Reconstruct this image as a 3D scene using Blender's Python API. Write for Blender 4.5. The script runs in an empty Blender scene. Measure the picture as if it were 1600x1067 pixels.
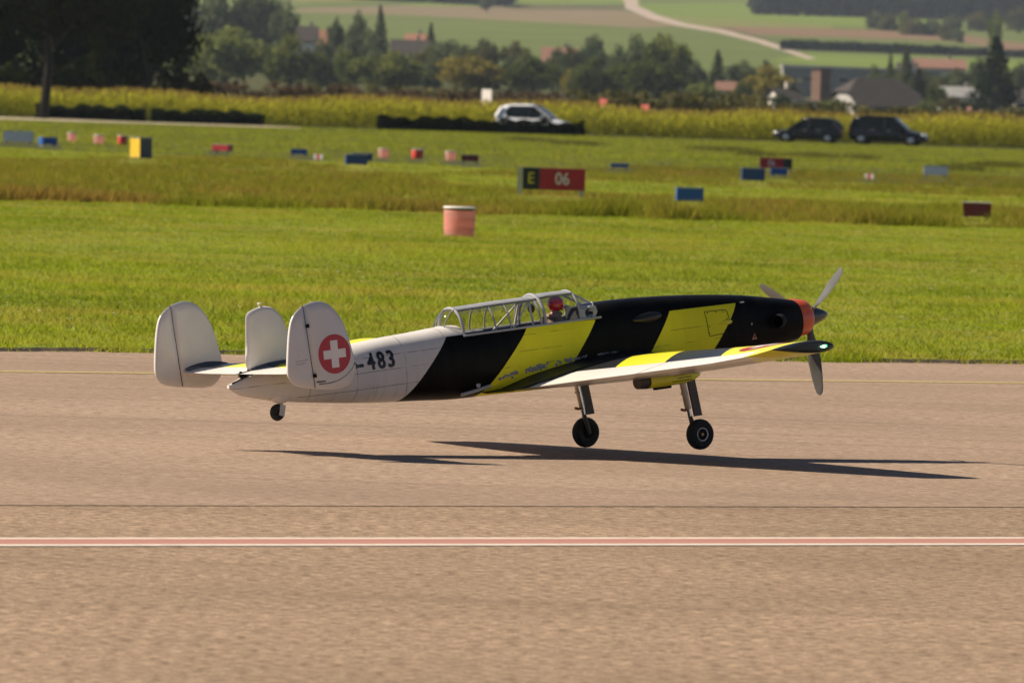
import bpy, bmesh, math, random
import numpy as np
from mathutils import Matrix, Vector

rng = np.random.default_rng(7)
random.seed(7)
scene = bpy.context.scene
COL = scene.collection

# ------------------------------------------------------------------ camera
F = 15734.4                 # focal length in pixels of a 1600 wide picture
HC = 1.75                   # eye height of a standing photographer
ROLL = math.radians(1.8)
YH = 163.0                  # horizon row in the middle of the picture
PIT = math.atan((533.5 - YH) / F / math.cos(ROLL))
FW = np.array([0, math.cos(PIT), -math.sin(PIT)])
UP = np.array([0, math.sin(PIT), math.cos(PIT)])
RT = np.array([1.0, 0, 0])
cR, sR = math.cos(ROLL), math.sin(ROLL)
cam_d = bpy.data.cameras.new('camera')
cam = bpy.data.objects.new('camera', cam_d)
COL.objects.link(cam)
r_ax = cR * RT + sR * UP
u_ax = -sR * RT + cR * UP
M = Matrix.Identity(4)
for i in range(3):
    M[i][0], M[i][1], M[i][2] = r_ax[i], u_ax[i], -FW[i]
M[2][3] = HC
cam.matrix_world = M
cam_d.sensor_width = 36.0
cam_d.sensor_fit = 'HORIZONTAL'
cam_d.lens = F / 1600 * 36.0
cam_d.clip_start = 1.0
cam_d.clip_end = 20000.0
cam_d.dof.use_dof = True
cam_d.dof.focus_distance = 51.0
cam_d.dof.aperture_fstop = 13.5
scene.camera = cam

# ------------------------------------------------------------------ light
SUN_AZ, SUN_EL = 9.0, 40.0           # light travels towards +X and a touch towards the camera
a_, e_ = math.radians(SUN_AZ), math.radians(SUN_EL)
LDIR = Vector((math.cos(a_) * math.cos(e_), -math.sin(a_) * math.cos(e_), -math.sin(e_)))
world = bpy.data.worlds.new('World')
scene.world = world
world.use_nodes = True
wn = world.node_tree
wn.nodes.clear()
sky = wn.nodes.new('ShaderNodeTexSky')
sky.sky_type = 'NISHITA'
sky.sun_disc = False
sky.sun_elevation = e_
sky.sun_rotation = math.atan2(-LDIR.x, -LDIR.y)
sky.air_density = 0.55
sky.dust_density = 0.4
bg = wn.nodes.new('ShaderNodeBackground')
bg.inputs['Strength'].default_value = 0.05
wo = wn.nodes.new('ShaderNodeOutputWorld')
wn.links.new(sky.outputs[0], bg.inputs['Color'])
wn.links.new(bg.outputs[0], wo.inputs['Surface'])
sun_d = bpy.data.lights.new('sun', 'SUN')
sun_d.energy = 5.0
sun_d.angle = math.radians(0.5)
sun_d.color = (1.0, 0.87, 0.70)
sun = bpy.data.objects.new('sun', sun_d)
COL.objects.link(sun)
sun.rotation_euler = LDIR.to_track_quat('-Z', 'Y').to_euler()
sun.location = (-40, 40, 60)
vs = scene.view_settings
vs.view_transform = 'Standard'
vs.look = 'None'
vs.exposure = 0.75
vs.gamma = 1.0
vs.use_curve_mapping = False
scene.cycles.max_bounces = 6
scene.cycles.transparent_max_bounces = 12
scene.cycles.volume_bounces = 0
scene.cycles.use_denoising = True

# ------------------------------------------------------------------ helpers
def ray(px, py):
    a, b = px - 800, py - 533.5
    u = cR * a + sR * b
    v = -sR * a + cR * b
    return FW + RT * u / F - UP * v / F

def gpt(px, py, z=0.0):
    d = ray(px, py)
    t = (z - HC) / d[2]
    return np.array([0, 0, HC]) + d * t

def at(px, py, D):
    d = ray(px, py)
    return np.array([0, 0, HC]) + d * (D / d[1])

def to_px(P):
    P = np.asarray(P, float)
    d = P - np.array([0, 0, HC])
    dep = d @ FW
    u = F * (d @ RT) / dep
    v = -F * (d @ UP) / dep
    return np.stack([800 + cR * u - sR * v, 533.5 + sR * u + cR * v], -1)

SC = 2.1                     # the village lies this much farther out than a first guess gave
PROF_D = [0, 600, 700, 760] + [d * SC for d in (760, 900, 1100, 1400, 1800, 2400, 3200, 4500, 6000)]
PROF_Z = [-.05, -.05, .3, .8] + [1.75 + (z - 1.75) * SC for z in (1.3, 2.0, 3.8, 7.0, 13.0, 24.0, 42.0, 85.0, 140.0)]
def zt(D):
    return np.interp(D, PROF_D, PROF_Z)

def new_obj(name, me, mat=None, parent=None, loc=None):
    o = bpy.data.objects.new(name, me)
    COL.objects.link(o)
    if mat is not None and me is not None:
        for m in (mat if isinstance(mat, (list, tuple)) else [mat]):
            me.materials.append(m)
    if parent is not None:
        o.parent = parent
    if loc is not None:
        o.location = loc
    return o

def pydata(name, V, Fc, smooth=False):
    me = bpy.data.meshes.new(name)
    me.from_pydata([tuple(map(float, v)) for v in V], [], [tuple(int(i) for i in f) for f in Fc])
    me.update()
    if smooth:
        me.polygons.foreach_set('use_smooth', [True] * len(me.polygons))
    return me

def npmesh(name, V, Fc, attr=None, smooth=False):
    """V (n,3), Fc (m,k) arrays, attr: per-vertex float 'tint'"""
    V = np.asarray(V, np.float32)
    Fc = np.asarray(Fc, np.int32)
    me = bpy.data.meshes.new(name)
    me.vertices.add(len(V))
    me.vertices.foreach_set('co', V.ravel())
    m, k = Fc.shape
    me.loops.add(m * k)
    me.loops.foreach_set('vertex_index', Fc.ravel())
    me.polygons.add(m)
    me.polygons.foreach_set('loop_start', np.arange(0, m * k, k, dtype=np.int32))
    me.polygons.foreach_set('loop_total', np.full(m, k, np.int32))
    if smooth:
        me.polygons.foreach_set('use_smooth', np.ones(m, bool))
    if attr is not None:
        at_ = me.attributes.new('tint', 'FLOAT', 'POINT')
        at_.data.foreach_set('value', np.asarray(attr, np.float32))
    me.update(calc_edges=True)
    return me

def tag(o, label=None, cat=None, group=None, kind=None):
    if label: o['label'] = label
    if cat: o['category'] = cat
    if group: o['group'] = group
    if kind: o['kind'] = kind
    return o

def empty(name, loc, rz=0.0):
    o = bpy.data.objects.new(name, None)
    COL.objects.link(o)
    o.location = loc
    o.rotation_euler = (0, 0, rz)
    o.empty_display_size = 0.2
    return o

class MB:
    """collects simple shapes into one mesh"""
    def __init__(self): self.v, self.f = [], []
    def add(self, V, Fc):
        n = len(self.v)
        self.v += [tuple(map(float, p)) for p in V]
        self.f += [tuple(i + n for i in f) for f in Fc]
        return self
    def box(self, c, s, rz=0.0, taper=1.0, ry=0.0):
        cx, cy, cz = c
        hx, hy, hz = s[0] / 2, s[1] / 2, s[2] / 2
        V = []
        for z, k in ((-hz, 1.0), (hz, taper)):
            for x, y in ((-hx, -hy), (hx, -hy), (hx, hy), (-hx, hy)):
                X, Y, Z = x * k, y * k, z
                X, Z = X * math.cos(ry) + Z * math.sin(ry), -X * math.sin(ry) + Z * math.cos(ry)
                V.append((cx + X * math.cos(rz) - Y * math.sin(rz), cy + X * math.sin(rz) + Y * math.cos(rz), cz + Z))
        return self.add(V, [(3, 2, 1, 0), (4, 5, 6, 7), (0, 1, 5, 4), (1, 2, 6, 5), (2, 3, 7, 6), (3, 0, 4, 7)])
    def tube(self, pts, r, n=8, cap=True):
        pts = [Vector(p) for p in pts]
        if not isinstance(r, (list, tuple)): r = [r] * len(pts)
        V, Fc = [], []
        prev = None
        for i, p in enumerate(pts):
            d = (pts[min(i + 1, len(pts) - 1)] - pts[max(i - 1, 0)]).normalized()
            a = Vector((0, 0, 1)) if abs(d.z) < .9 else Vector((1, 0, 0))
            if prev is not None: a = prev
            x = (a - d * a.dot(d)).normalized()
            prev = x
            y = d.cross(x)
            for k in range(n):
                t = 2 * math.pi * k / n
                V.append(p + (x * math.cos(t) + y * math.sin(t)) * r[i])
        for i in range(len(pts) - 1):
            for k in range(n):
                Fc.append((i * n + k, i * n + (k + 1) % n, (i + 1) * n + (k + 1) % n, (i + 1) * n + k))
        if cap:
            Fc.append(tuple(range(n - 1, -1, -1)))
            Fc.append(tuple(range((len(pts) - 1) * n, len(pts) * n)))
        return self.add(V, Fc)
    def lathe(self, prof, c=(0, 0, 0), axis='z', n=24):
        """prof: list of (radius, along)"""
        V, Fc = [], []
        for r, h in prof:
            for k in range(n):
                t = 2 * math.pi * k / n
                a, b = r * math.cos(t), r * math.sin(t)
                p = {'z': (a, b, h), 'x': (h, a, b), 'y': (b, h, a)}[axis]
                V.append((p[0] + c[0], p[1] + c[1], p[2] + c[2]))
        m = len(prof)
        for i in range(m - 1):
            for k in range(n):
                Fc.append((i * n + k, i * n + (k + 1) % n, (i + 1) * n + (k + 1) % n, (i + 1) * n + k))
        if prof[0][0] > 1e-6: Fc.append(tuple(range(n - 1, -1, -1)))
        if prof[-1][0] > 1e-6: Fc.append(tuple(range((m - 1) * n, m * n)))
        return self.add(V, Fc)
    def build(self, name, mat, parent=None, loc=None, smooth=False, angle=None):
        me = pydata(name, self.v, self.f, smooth)
        if angle: me.set_sharp_from_angle(angle=math.radians(angle))
        return new_obj(name, me, mat, parent, loc)

# ------------------------------------------------------------------ materials
def nt(name):
    m = bpy.data.materials.new(name)
    m.use_nodes = True
    t = m.node_tree
    b = t.nodes['Principled BSDF']
    return m, t, b

def mixc(t, fac, a, b):
    n = t.nodes.new('ShaderNodeMix')
    n.data_type = 'RGBA'
    for s, v in (('Factor', fac), ('A', a), ('B', b)):
        i = [x for x in n.inputs if x.name == s and (x.type == 'RGBA' or s == 'Factor')][0]
        if s == 'Factor': i = n.inputs[0]
        if hasattr(v, 'links') or hasattr(v, 'is_output'): t.links.new(v, i)
        elif s == 'Factor': i.default_value = v
        else: i.default_value = (*v, 1)
    return [o for o in n.outputs if o.type == 'RGBA'][0]

def math_(t, op, a, b=None, c=None):
    n = t.nodes.new('ShaderNodeMath')
    n.operation = op
    for i, v in enumerate((a, b, c)):
        if v is None: continue
        if hasattr(v, 'is_output'): t.links.new(v, n.inputs[i])
        else: n.inputs[i].default_value = v
    return n.outputs[0]

def noise(t, scale, detail=3.0, vec=None, rough=0.55):
    n = t.nodes.new('ShaderNodeTexNoise')
    n.inputs['Scale'].default_value = scale
    n.inputs['Detail'].default_value = detail
    n.inputs['Roughness'].default_value = rough
    if vec is not None: t.links.new(vec, n.inputs['Vector'])
    return n.outputs['Fac']

def ramp(t, v, lo, hi, a=0.0, b=1.0):
    n = t.nodes.new('ShaderNodeMapRange')
    t.links.new(v, n.inputs['Value'])
    n.inputs['From Min'].default_value = lo
    n.inputs['From Max'].default_value = hi
    n.inputs['To Min'].default_value = a
    n.inputs['To Max'].default_value = b
    return n.outputs[0]

def objco(t):
    return t.nodes.new('ShaderNodeTexCoord').outputs['Object']

def mapping(t, vec, scale=(1, 1, 1), rz=0.0):
    n = t.nodes.new('ShaderNodeMapping')
    n.inputs['Scale'].default_value = scale
    n.inputs['Rotation'].default_value = (0, 0, rz)
    t.links.new(vec, n.inputs['Vector'])
    return n.outputs[0]

def plain(name, c, rough=0.5, metal=0.0, var=0.12, scale=6.0, spec=0.5, coat=0.0):
    """simple surface with a little uneven tone and gloss"""
    m, t, b = nt(name)
    v = noise(t, scale, 4, objco(t))
    k = ramp(t, v, .3, .7, 1 - var, 1 + var)
    col = t.nodes.new('ShaderNodeVectorMath'); col.operation = 'SCALE'
    col.inputs[0].default_value = c
    t.links.new(k, col.inputs['Scale'])
    t.links.new(col.outputs[0], b.inputs['Base Color'])
    t.links.new(ramp(t, v, .3, .7, max(.02, rough - .08), min(1, rough + .08)), b.inputs['Roughness'])
    b.inputs['Metallic'].default_value = metal
    b.inputs['Specular IOR Level'].default_value = spec
    b.inputs['Coat Weight'].default_value = coat
    b.inputs['Coat Roughness'].default_value = .08
    return m

def leafmat(name, dark, light, trans=0.35, warm=None):
    m, t, b = nt(name)
    t.nodes.remove(b)
    out = [n for n in t.nodes if n.type == 'OUTPUT_MATERIAL'][0]
    a = t.nodes.new('ShaderNodeAttribute'); a.attribute_name = 'tint'
    col = mixc(t, a.outputs['Fac'], dark, light)
    if warm:
        n = noise(t, .35, 2, t.nodes.new('ShaderNodeNewGeometry').outputs['Position'])
        col = mixc(t, ramp(t, n, .45, .65, 0, .8), col, warm)
    d = t.nodes.new('ShaderNodeBsdfDiffuse'); tr = t.nodes.new('ShaderNodeBsdfTranslucent')
    t.links.new(col, d.inputs['Color']); t.links.new(col, tr.inputs['Color'])
    mx = t.nodes.new('ShaderNodeMixShader'); mx.inputs[0].default_value = trans
    t.links.new(d.outputs[0], mx.inputs[1]); t.links.new(tr.outputs[0], mx.inputs[2])
    t.links.new(mx.outputs[0], out.inputs['Surface'])
    return m
# ------------------------------------------------------------------ ground, runway, grass
AX = math.radians(36.6)
dv = np.array([math.cos(AX), math.sin(AX)])
nv = np.array([-math.sin(AX), math.cos(AX)])
def off(px, py): return float(gpt(px, py)[:2] @ nv)
def strip_mesh(name, o0, o1, z, mat, s0=-70, s1=130, n=1, kind='structure', skirt=False):
    V, Fc = [], []
    for i in range(n + 1):
        s = s0 + (s1 - s0) * i / n
        for o in (o0, o1):
            p = dv * s + nv * o
            V.append((p[0], p[1], z))
    for i in range(n):
        Fc.append((2 * i, 2 * i + 2, 2 * i + 3, 2 * i + 1))
    if skirt:        # paint has a body: its edges reach down into the surface
        k = len(V)
        V += [(p[0], p[1], -.006) for p in V[:4]]
        Fc += [(0, 2, k + 2, k), (1, 3, k + 3, k + 1)]
    ob = new_obj(name, pydata(name, V, Fc), mat)
    return tag(ob, kind=kind)

def tarmac(name, c1, c2, c3, scale, contrast):
    m, t, b = nt(name)
    co = objco(t)
    n1 = noise(t, scale, 5, co, .7)
    n2 = noise(t, .35, 4, co)
    n3 = noise(t, scale * 3.1, 2, co)
    wv = mapping(t, co, (.12, 2.2, 1), -AX)
    n4 = noise(t, 1.0, 4, wv)
    col = mixc(t, ramp(t, n1, .5 - contrast, .5 + contrast), c1, c2)
    col = mixc(t, ramp(t, n3, .62, .70, 0, .75), col, c3)
    col = mixc(t, ramp(t, n3, .38, .30, 0, .55), col, tuple(x * .35 for x in c1))
    col = mixc(t, ramp(t, n2, .35, .7, 0, .45), col, tuple(x * .82 for x in c1))
    col = mixc(t, ramp(t, n4, .52, .7, 0, .4), col, tuple(x * .72 for x in c1))
    t.links.new(col, b.inputs['Base Color'])
    b.inputs['Roughness'].default_value = .92
    b.inputs['Specular IOR Level'].default_value = .25
    bp = t.nodes.new('ShaderNodeBump'); bp.inputs['Strength'].default_value = .55; bp.inputs['Distance'].default_value = .012
    t.links.new(n1, bp.inputs['Height']); t.links.new(bp.outputs[0], b.inputs['Normal'])
    return m

m_run = tarmac('runway_concrete', (.205, .140, .096), (.385, .282, .205), (.56, .45, .355), 15, .11)
m_taxi = tarmac('taxiway_asphalt', (.15, .098, .060), (.41, .295, .195), (.66, .53, .39), 17, .10)
m_soil = plain('soil', (.05, .036, .02), .95, var=.3, scale=20)

O_EDGE = (off(0, 549) + off(1600, 569)) / 2
O_YEL = (off(0, 579) + off(1600, 601)) / 2
O_JOINT = (off(0, 788) + off(1600, 793.5)) / 2
O_L = [off(800, y) for y in (840.6, 842.9, 843.1, 850.2, 850.4, 853.2)]
sub = new_obj('ground', pydata('ground', [(-400, -20, -.06), (400, -20, -.06), (400, 130, -.06), (-400, 130, -.06)], [(0, 1, 2, 3)]), m_soil)
tag(sub, kind='structure')
strip_mesh('runway', O_JOINT + .03, O_EDGE + .6, 0, m_run)
strip_mesh('taxiway', -60, O_JOINT - .03, 0, m_taxi)

def paint(name, c, wear=.35):
    m, t, b = nt(name)
    co = objco(t)
    n1 = noise(t, 9, 5, co, .7)
    col = mixc(t, ramp(t, n1, .5, .68, 0, wear), c, (.27, .2, .14))
    t.links.new(col, b.inputs['Base Color'])
    b.inputs['Roughness'].default_value = .8
    return m
m_pw, m_pr, m_py = paint('white_paint', (.60, .52, .44), .55), paint('red_paint', (.37, .165, .125), .5), paint('yellow_paint', (.50, .40, .12), .45)
strip_mesh('runway_marking', O_L[1], O_L[0], .004, m_pw, skirt=True)
strip_mesh('runway_marking', O_L[3], O_L[2], .004, m_pr, skirt=True)
strip_mesh('runway_marking', O_L[5], O_L[4], .004, m_pw, skirt=True)
strip_mesh('runway_marking', O_YEL - .065, O_YEL + .065, .004, m_py, skirt=True)

# lawn sheet with a ragged raised edge
def grassground(name, a, b_, c):
    m, t, b = nt(name)
    co = objco(t)
    n1 = noise(t, .12, 5, co); n2 = noise(t, 4, 4, co); n3 = noise(t, .035, 3, mapping(t, co, (1, 3, 1)))
    col = mixc(t, ramp(t, n2, .3, .7), a, b_)
    col = mixc(t, ramp(t, n1, .5, .68, 0, .7), col, c)
    col = mixc(t, ramp(t, n3, .5, .6, 0, .5), col, c)
    t.links.new(col, b.inputs['Base Color'])
    b.inputs['Roughness'].default_value = 1.0
    b.inputs['Specular IOR Level'].default_value = .1
    return m
m_lawn = grassground('grass_ground', (.11, .14, .010), (.18, .215, .018), (.20, .18, .03))
ss = np.concatenate([np.linspace(-90, 27, 20), np.linspace(27.5, 57, 520), np.linspace(58, 160, 20)])
jit = np.cumsum(rng.normal(0, .03, len(ss))) ; jit -= np.convolve(jit, np.ones(41) / 41, 'same'); jit = np.clip(jit + rng.normal(0, .02, len(ss)), -.14, .14)
V, Fc = [], []
for s, j in zip(ss, jit):
    p0 = dv * s + nv * (O_EDGE + j); p1 = dv * s + nv * (O_EDGE + .10 + j); p2 = dv * s + nv * 700
    V += [(p0[0], p0[1], -.02), (p1[0], p1[1], .025), (p2[0], p2[1], .025)]
me_f = []
for i in range(len(ss) - 1):
    Fc += [(3 * i, 3 * i + 3, 3 * i + 4, 3 * i + 1), (3 * i + 1, 3 * i + 4, 3 * i + 5, 3 * i + 2)]
lawn = new_obj('lawn', pydata('lawn', V, Fc), [m_lawn, m_soil])
for i, p in enumerate(lawn.data.polygons):
    if i % 2 == 0: p.material_index = 1
tag(lawn, kind='structure')

def lowf(P, sx, sy, seed):
    r = np.random.default_rng(seed)
    v = np.zeros(len(P))
    for i in range(6):
        a = r.uniform(0, 2 * np.pi); k = r.uniform(.5, 1.6)
        v += np.sin(P[:, 0] / sx * k * math.cos(a) * 6.28 + P[:, 1] / sy * k * math.sin(a) * 6.28 + r.uniform(0, 6.28))
    return v / 3
def tufts(P, h, w, nb, spread, z0, lean=.5):
    """P (n,2); returns V,F,tint of single-triangle blades; h per tuft"""
    n = len(P)
    h = np.broadcast_to(h, (n,))
    B = np.repeat(np.arange(n), nb)
    m = len(B)
    bx = P[B] + rng.normal(0, spread, (m, 2))
    th = rng.uniform(0, 2 * np.pi, m)
    hh = h[B] * rng.uniform(.55, 1.15, m)
    ww = w * rng.uniform(.6, 1.4, m)
    side = np.stack([np.cos(th), np.sin(th)], 1) * ww[:, None] * .5
    ln = rng.normal(0, lean, (m, 2)) * hh[:, None]
    z = np.full(m, z0)
    A = np.column_stack([bx - side, z]); Bv = np.column_stack([bx + side, z]); Cv = np.column_stack([bx + ln, z + hh])
    V = np.stack([A, Bv, Cv], 1).reshape(-1, 3)
    Fc = np.arange(3 * m).reshape(-1, 3)
    base = np.clip(rng.uniform(0, .7, n) + .15 + .22 * lowf(P, 7, 16, 21) + .16 * lowf(P, 2.0, 5, 22), 0, 1)
    tint = np.clip(np.repeat(base[B] * .7 + rng.uniform(0, .3, m), 3), 0, 1)
    return V, Fc, tint

def wedge(d0, d1, dens, mask=None, fall=0.0):
    """random points in the view wedge between depths d0..d1 (with a margin), dens per m2 at d0, thinning with depth**fall"""
    k = .0508 * 1.6
    A = k * (d1 ** 2 - d0 ** 2)
    n = int(A * dens)
    D = np.sqrt(rng.uniform(d0 ** 2, d1 ** 2, n))
    keep = rng.uniform(0, 1, n) < (d0 / D) ** fall
    D = D[keep]
    x = rng.uniform(-1, 1, len(D)) * k * D
    P = np.column_stack([x, D])
    if mask is not None: P = P[mask(P)]
    return P
def roughA(P): return 154.5 + .29 * (P[:, 0] + 8) + .9 * np.sin(P[:, 0] * 1.7) + .6 * np.sin(P[:, 0] * 4.1 + 1)
def in_edge(P): return P @ nv > O_EDGE + .05
def is_rough(P):
    u = P[:, 0] / P[:, 1] * F
    far = np.where(u < 150, 262 + 18 * np.sin(u * .01), 300.0)
    lane = (u > -120) & (P[:, 1] > 200 - u * .012) & (P[:, 1] < 236 - .02 * u)
    return (P[:, 1] > roughA(P)) & (P[:, 1] < far) & ~lane

SIGN_SPOTS = [(28, 223, 48), (78, 228, 27), (220, 249, 40), (344, 237, 30), (467, 243, 26), (497, 249, 14), (557, 260, 40), (599, 246, 17), (652, 247, 19), (704, 250, 17), (734, 254, 27),
              (864, 309, 100), (968, 264, 28), (1078, 318, 44), (1177, 285, 36), (1217, 276, 26), (1212, 268, 50), (1358, 280, 14), (1462, 276, 38), (1526, 343, 44)]
def trimmed(P):
    # the grass is kept short around every sign and marker
    keep = np.ones(len(P), bool)
    for px, py, w in SIGN_SPOTS:
        c = gpt(px, py); hw = (w / 2 + 5) / F * c[1]
        keep &= ~((np.abs(P[:, 0] - c[0] * P[:, 1] / c[1]) < hw) & (P[:, 1] > c[1] * .90) & (P[:, 1] < c[1] + .6))
    return keep
m_gr = leafmat('grass_blades', (.105, .165, .010), (.39, .44, .030), .45, warm=(.42, .36, .06))
m_gr2 = leafmat('meadow_blades', (.115, .14, .010), (.29, .29, .030), .4, warm=(.31, .195, .05))
def stuff(name, parts, mat, kind='stuff'):
    V = np.concatenate([p[0] for p in parts]); n = 0; Fs = []
    for p in parts:
        Fs.append(p[1] + n); n += len(p[0])
    T = np.concatenate([p[2] for p in parts])
    o = new_obj(name, npmesh(name, V, np.concatenate(Fs), T), mat)
    o['kind'] = kind
    return o

P1 = wedge(62, 160, 62, lambda P: in_edge(P) & ~is_rough(P), 1.0)
t1 = tufts(P1, .040 * (1 + .35 * lowf(P1, 6, 18, 3)), .011, 6, .05, .025, .8)
# longer overhanging tufts along the runway edge
se = rng.uniform(28, 56, 5200)
Pe = dv[None] * se[:, None] + nv[None] * (O_EDGE + .05 + np.abs(rng.normal(.0, .30, len(se))) - .16 * np.clip(np.sin(se * 1.9) * np.sin(se * .71 + 2) + .5 * np.sin(se * 4.7 + 1) - .1, 0, 1))[:, None]
te = tufts(Pe, rng.uniform(.02, .085, len(Pe)) * np.clip(.75 + .8 * np.sin(se * 2.3) * np.sin(se * .87 + 1) + .45 * np.sin(se * 6.1) + .3 * np.sin(se * 13.7), .08, 1.9), .011, 8, .05, -.005, .8)
P3 = wedge(160, 330, 9, lambda P: ~is_rough(P), 1.2)
P3 = P3[trimmed(P3)]
t3 = tufts(P3, .05, .022, 6, .12, .025)
P4 = wedge(330, 585, 2.2, None, .8)
t4 = tufts(P4, .055, .05, 6, .3, .025)
stuff('mown_grass', [t1, te, t3, t4], m_gr)
P2 = wedge(152, 305, 8.0, is_rough, .8)
h2 = np.where(P2[:, 1] > 225, .085, .135) * np.where(trimmed(P2), 1.0, .22) * np.clip(1 + .45 * lowf(P2, 5, 30, 5), .4, 1.7)
t2 = tufts(P2, h2, .022, 7, .10, .025, .6)
# dark ragged front lip of the uncut meadow
xs = rng.uniform(-12.5, 12.5, 3100)
Pl = np.column_stack([xs, 0 * xs]); Pl[:, 1] = roughA(Pl) + np.abs(rng.normal(0, 1.0, len(xs)))
Pl = Pl[trimmed(Pl)]
tl = tufts(Pl, .2 * (1 + .6 * lowf(Pl, 3, 30, 8)), .022, 8, .1, .025, .4)
stuff('meadow_grass', [t2, tl], m_gr2)
# tall dark weed clumps in the far lawn
xs = []
for px, py, wd in ((830, 222, 60), (900, 228, 70), (1130, 237, 90), (1270, 247, 70), (1180, 245, 50), (1350, 250, 30), (1560, 262, 80), (1500, 268, 60)):
    c = gpt(px, py)
    k = int(wd * 3)
    q = c[:2] + np.column_stack([rng.normal(0, wd / 4 / F * c[1], k), rng.normal(0, 3, k)])
    xs.append(q)
Pw = np.concatenate(xs)
stuff('weeds', [tufts(Pw, .22, .04, 7, .15, .02, .4)], leafmat('weed_leaves', (.10, .11, .02), (.19, .19, .04), .4))
# dandelion and clover heads in the mown strip: pale specks
Pf = wedge(72, 152, 1.1, lambda P: in_edge(P) & ~is_rough(P) & (lowf(P, 5, 25, 12) > .15))
Vf, Ff, Tf = tufts(Pf, .010, .022, 2, .012, .05, .2)
stuff('clover_flowers', [(Vf, Ff, Tf)], leafmat('clover_white', (.5, .5, .35), (.65, .6, .4), .3))

# gravel path on the left
m_path = plain('path_gravel', (.36, .29, .23), .9, var=.15, scale=2)
pp = [gpt(-150, 182.2, .05), gpt(0, 187.0, .05), gpt(250, 194.4, .05), gpt(390, 198.6, .05), gpt(470, 200.5, .05), gpt(470, 199.2, .05), gpt(390, 195.6, .05), gpt(250, 191.2, .05), gpt(0, 182.6, .05), gpt(-150, 177.8, .05)]
pn = [np.array([p[0], p[1], -.04]) for p in pp]
tag(new_obj('path', pydata('path', pp + pn, [tuple(range(10))] + [(i, (i + 1) % 10, 10 + (i + 1) % 10, 10 + i) for i in range(10)]), m_path), kind='structure')

# ------------------------------------------------------------------ terrain with its fields
def hillmat(name, a, b_, s=.01, streak=True):
    m, t, b = nt(name)
    co = objco(t)
    n1 = noise(t, s, 5, co)
    n2 = noise(t, 1.0, 3, mapping(t, co, (.006, .05, 0), .05))
    col = mixc(t, ramp(t, n1, .35, .65), a, b_)
    col = mixc(t, ramp(t, n2, .48, .62, 0, .45), col, tuple(.8 * x for x in a))
    t.links.new(col, b.inputs['Base Color'])
    b.inputs['Roughness'].default_value = 1.0
    b.inputs['Specular IOR Level'].default_value = .05
    return m
HM = [hillmat('pasture', (.095, .125, .034), (.12, .145, .04)),
      hillmat('stubble_field', (.20, .15, .095), (.17, .14, .075)),
      hillmat('ploughed_field', (.19, .115, .075), (.165, .12, .07)),
      hillmat('bright_meadow', (.125, .18, .032), (.145, .185, .04)),
      hillmat('lane_gravel', (.38, .30, .25), (.36, .30, .25)),
      hillmat('brown_strip', (.09, .085, .04), (.12, .11, .05)),
      hillmat('village_ground', (.055, .065, .022), (.075, .075, .03)),
      hillmat('olive_field', (.17, .17, .055), (.15, .17, .05))]
FIELDS = [
    (0, [(-4000, -3000), (6000, -3000), (6000, 400), (-4000, 400)]),
    (7, [(455, 5), (640, 2), (1000, 6), (1000, -30), (455, -30)]),
    (3, [(600, 12), (680, 2), (760, -1), (980, -1), (980, 9), (760, 10)]),
    (3, [(985, 6), (1200, 5), (1345, 18), (1440, 30), (1500, 41), (1470, 48), (1300, 40), (1150, 33), (1000, 25)]),
    (7, [(1000, 22), (1150, 31), (1300, 39), (1300, 45), (1110, 42), (1030, 32)]),
    (1, [(465, 14), (620, 9), (780, 12), (975, 17), (1010, 27), (1070, 41), (1000, 44), (820, 34), (640, 24), (465, 20)]),
    (5, [(745, 7), (980, 8), (975, 16), (800, 15)]),
    (2, [(1105, 41), (1230, 44), (1350, 47), (1500, 55), (1620, 71), (1620, 86), (1500, 66), (1350, 60), (1200, 56), (1130, 50)]),
    (3, [(1260, 84), (1600, 96), (1700, 100), (1700, 120), (1600, 116), (1330, 104), (1200, 96)]),
    (4, [(973, -2), (995, -2), (998, 10), (1030, 25), (1070, 37), (1130, 47), (1190, 62), (1235, 78), (1275, 92), (1262, 93), (1215, 77), (1180, 66), (1120, 51), (1060, 41), (1015, 30), (978, 14)]),
    (5, [(1112, 41), (1140, 45), (1230, 68), (1225, 70), (1150, 51)]),
]
def inpoly(P, poly):
    x, y = P[:, 0], P[:, 1]
    r = np.zeros(len(P), bool)
    n = len(poly)
    for i in range(n):
        x0, y0 = poly[i]; x1, y1 = poly[(i + 1) % n]
        c = (y0 > y) != (y1 > y)
        with np.errstate(divide='ignore', invalid='ignore'):
            xi = (x1 - x0) * (y - y0) / (y1 - y0) + x0
        r ^= c & (x < xi)
    return r
uu = np.concatenate([np.linspace(-9000, -500, 12), np.linspace(-480, 480, 5)[:-1] * 0 - 0 + np.linspace(-480, -250, 4), np.linspace(-240, 1840, 521) , np.linspace(1900, 9500, 14)]) - 800
uu = np.unique(uu)
dd = np.unique(np.concatenate([np.linspace(120, 600, 6), np.linspace(600, 1100 * SC, 40), np.geomspace(1100 * SC, 3600 * SC, 330), np.linspace(3700 * SC, 6000 * SC, 12)]))
U, Dm = np.meshgrid(uu, dd)
X = U / F * Dm
Z = zt(Dm) + (1.6 * np.sin(X / 190 + Dm / 600) + 1.0 * np.sin(X / 77 - Dm / 350)) * np.clip((Dm / SC - 1200) / 800, 0, 1)
V = np.column_stack([X.ravel(), Dm.ravel(), Z.ravel()])
nu = len(uu)
ii, jj = np.meshgrid(np.arange(len(dd) - 1), np.arange(nu - 1), indexing='ij')
i0 = (ii * nu + jj).ravel()
Fc = np.column_stack([i0, i0 + 1, i0 + nu + 1, i0 + nu])
ctr = V[Fc].mean(1)
mi = np.zeros(len(Fc), np.int32)
pxc = to_px(ctr)
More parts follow.
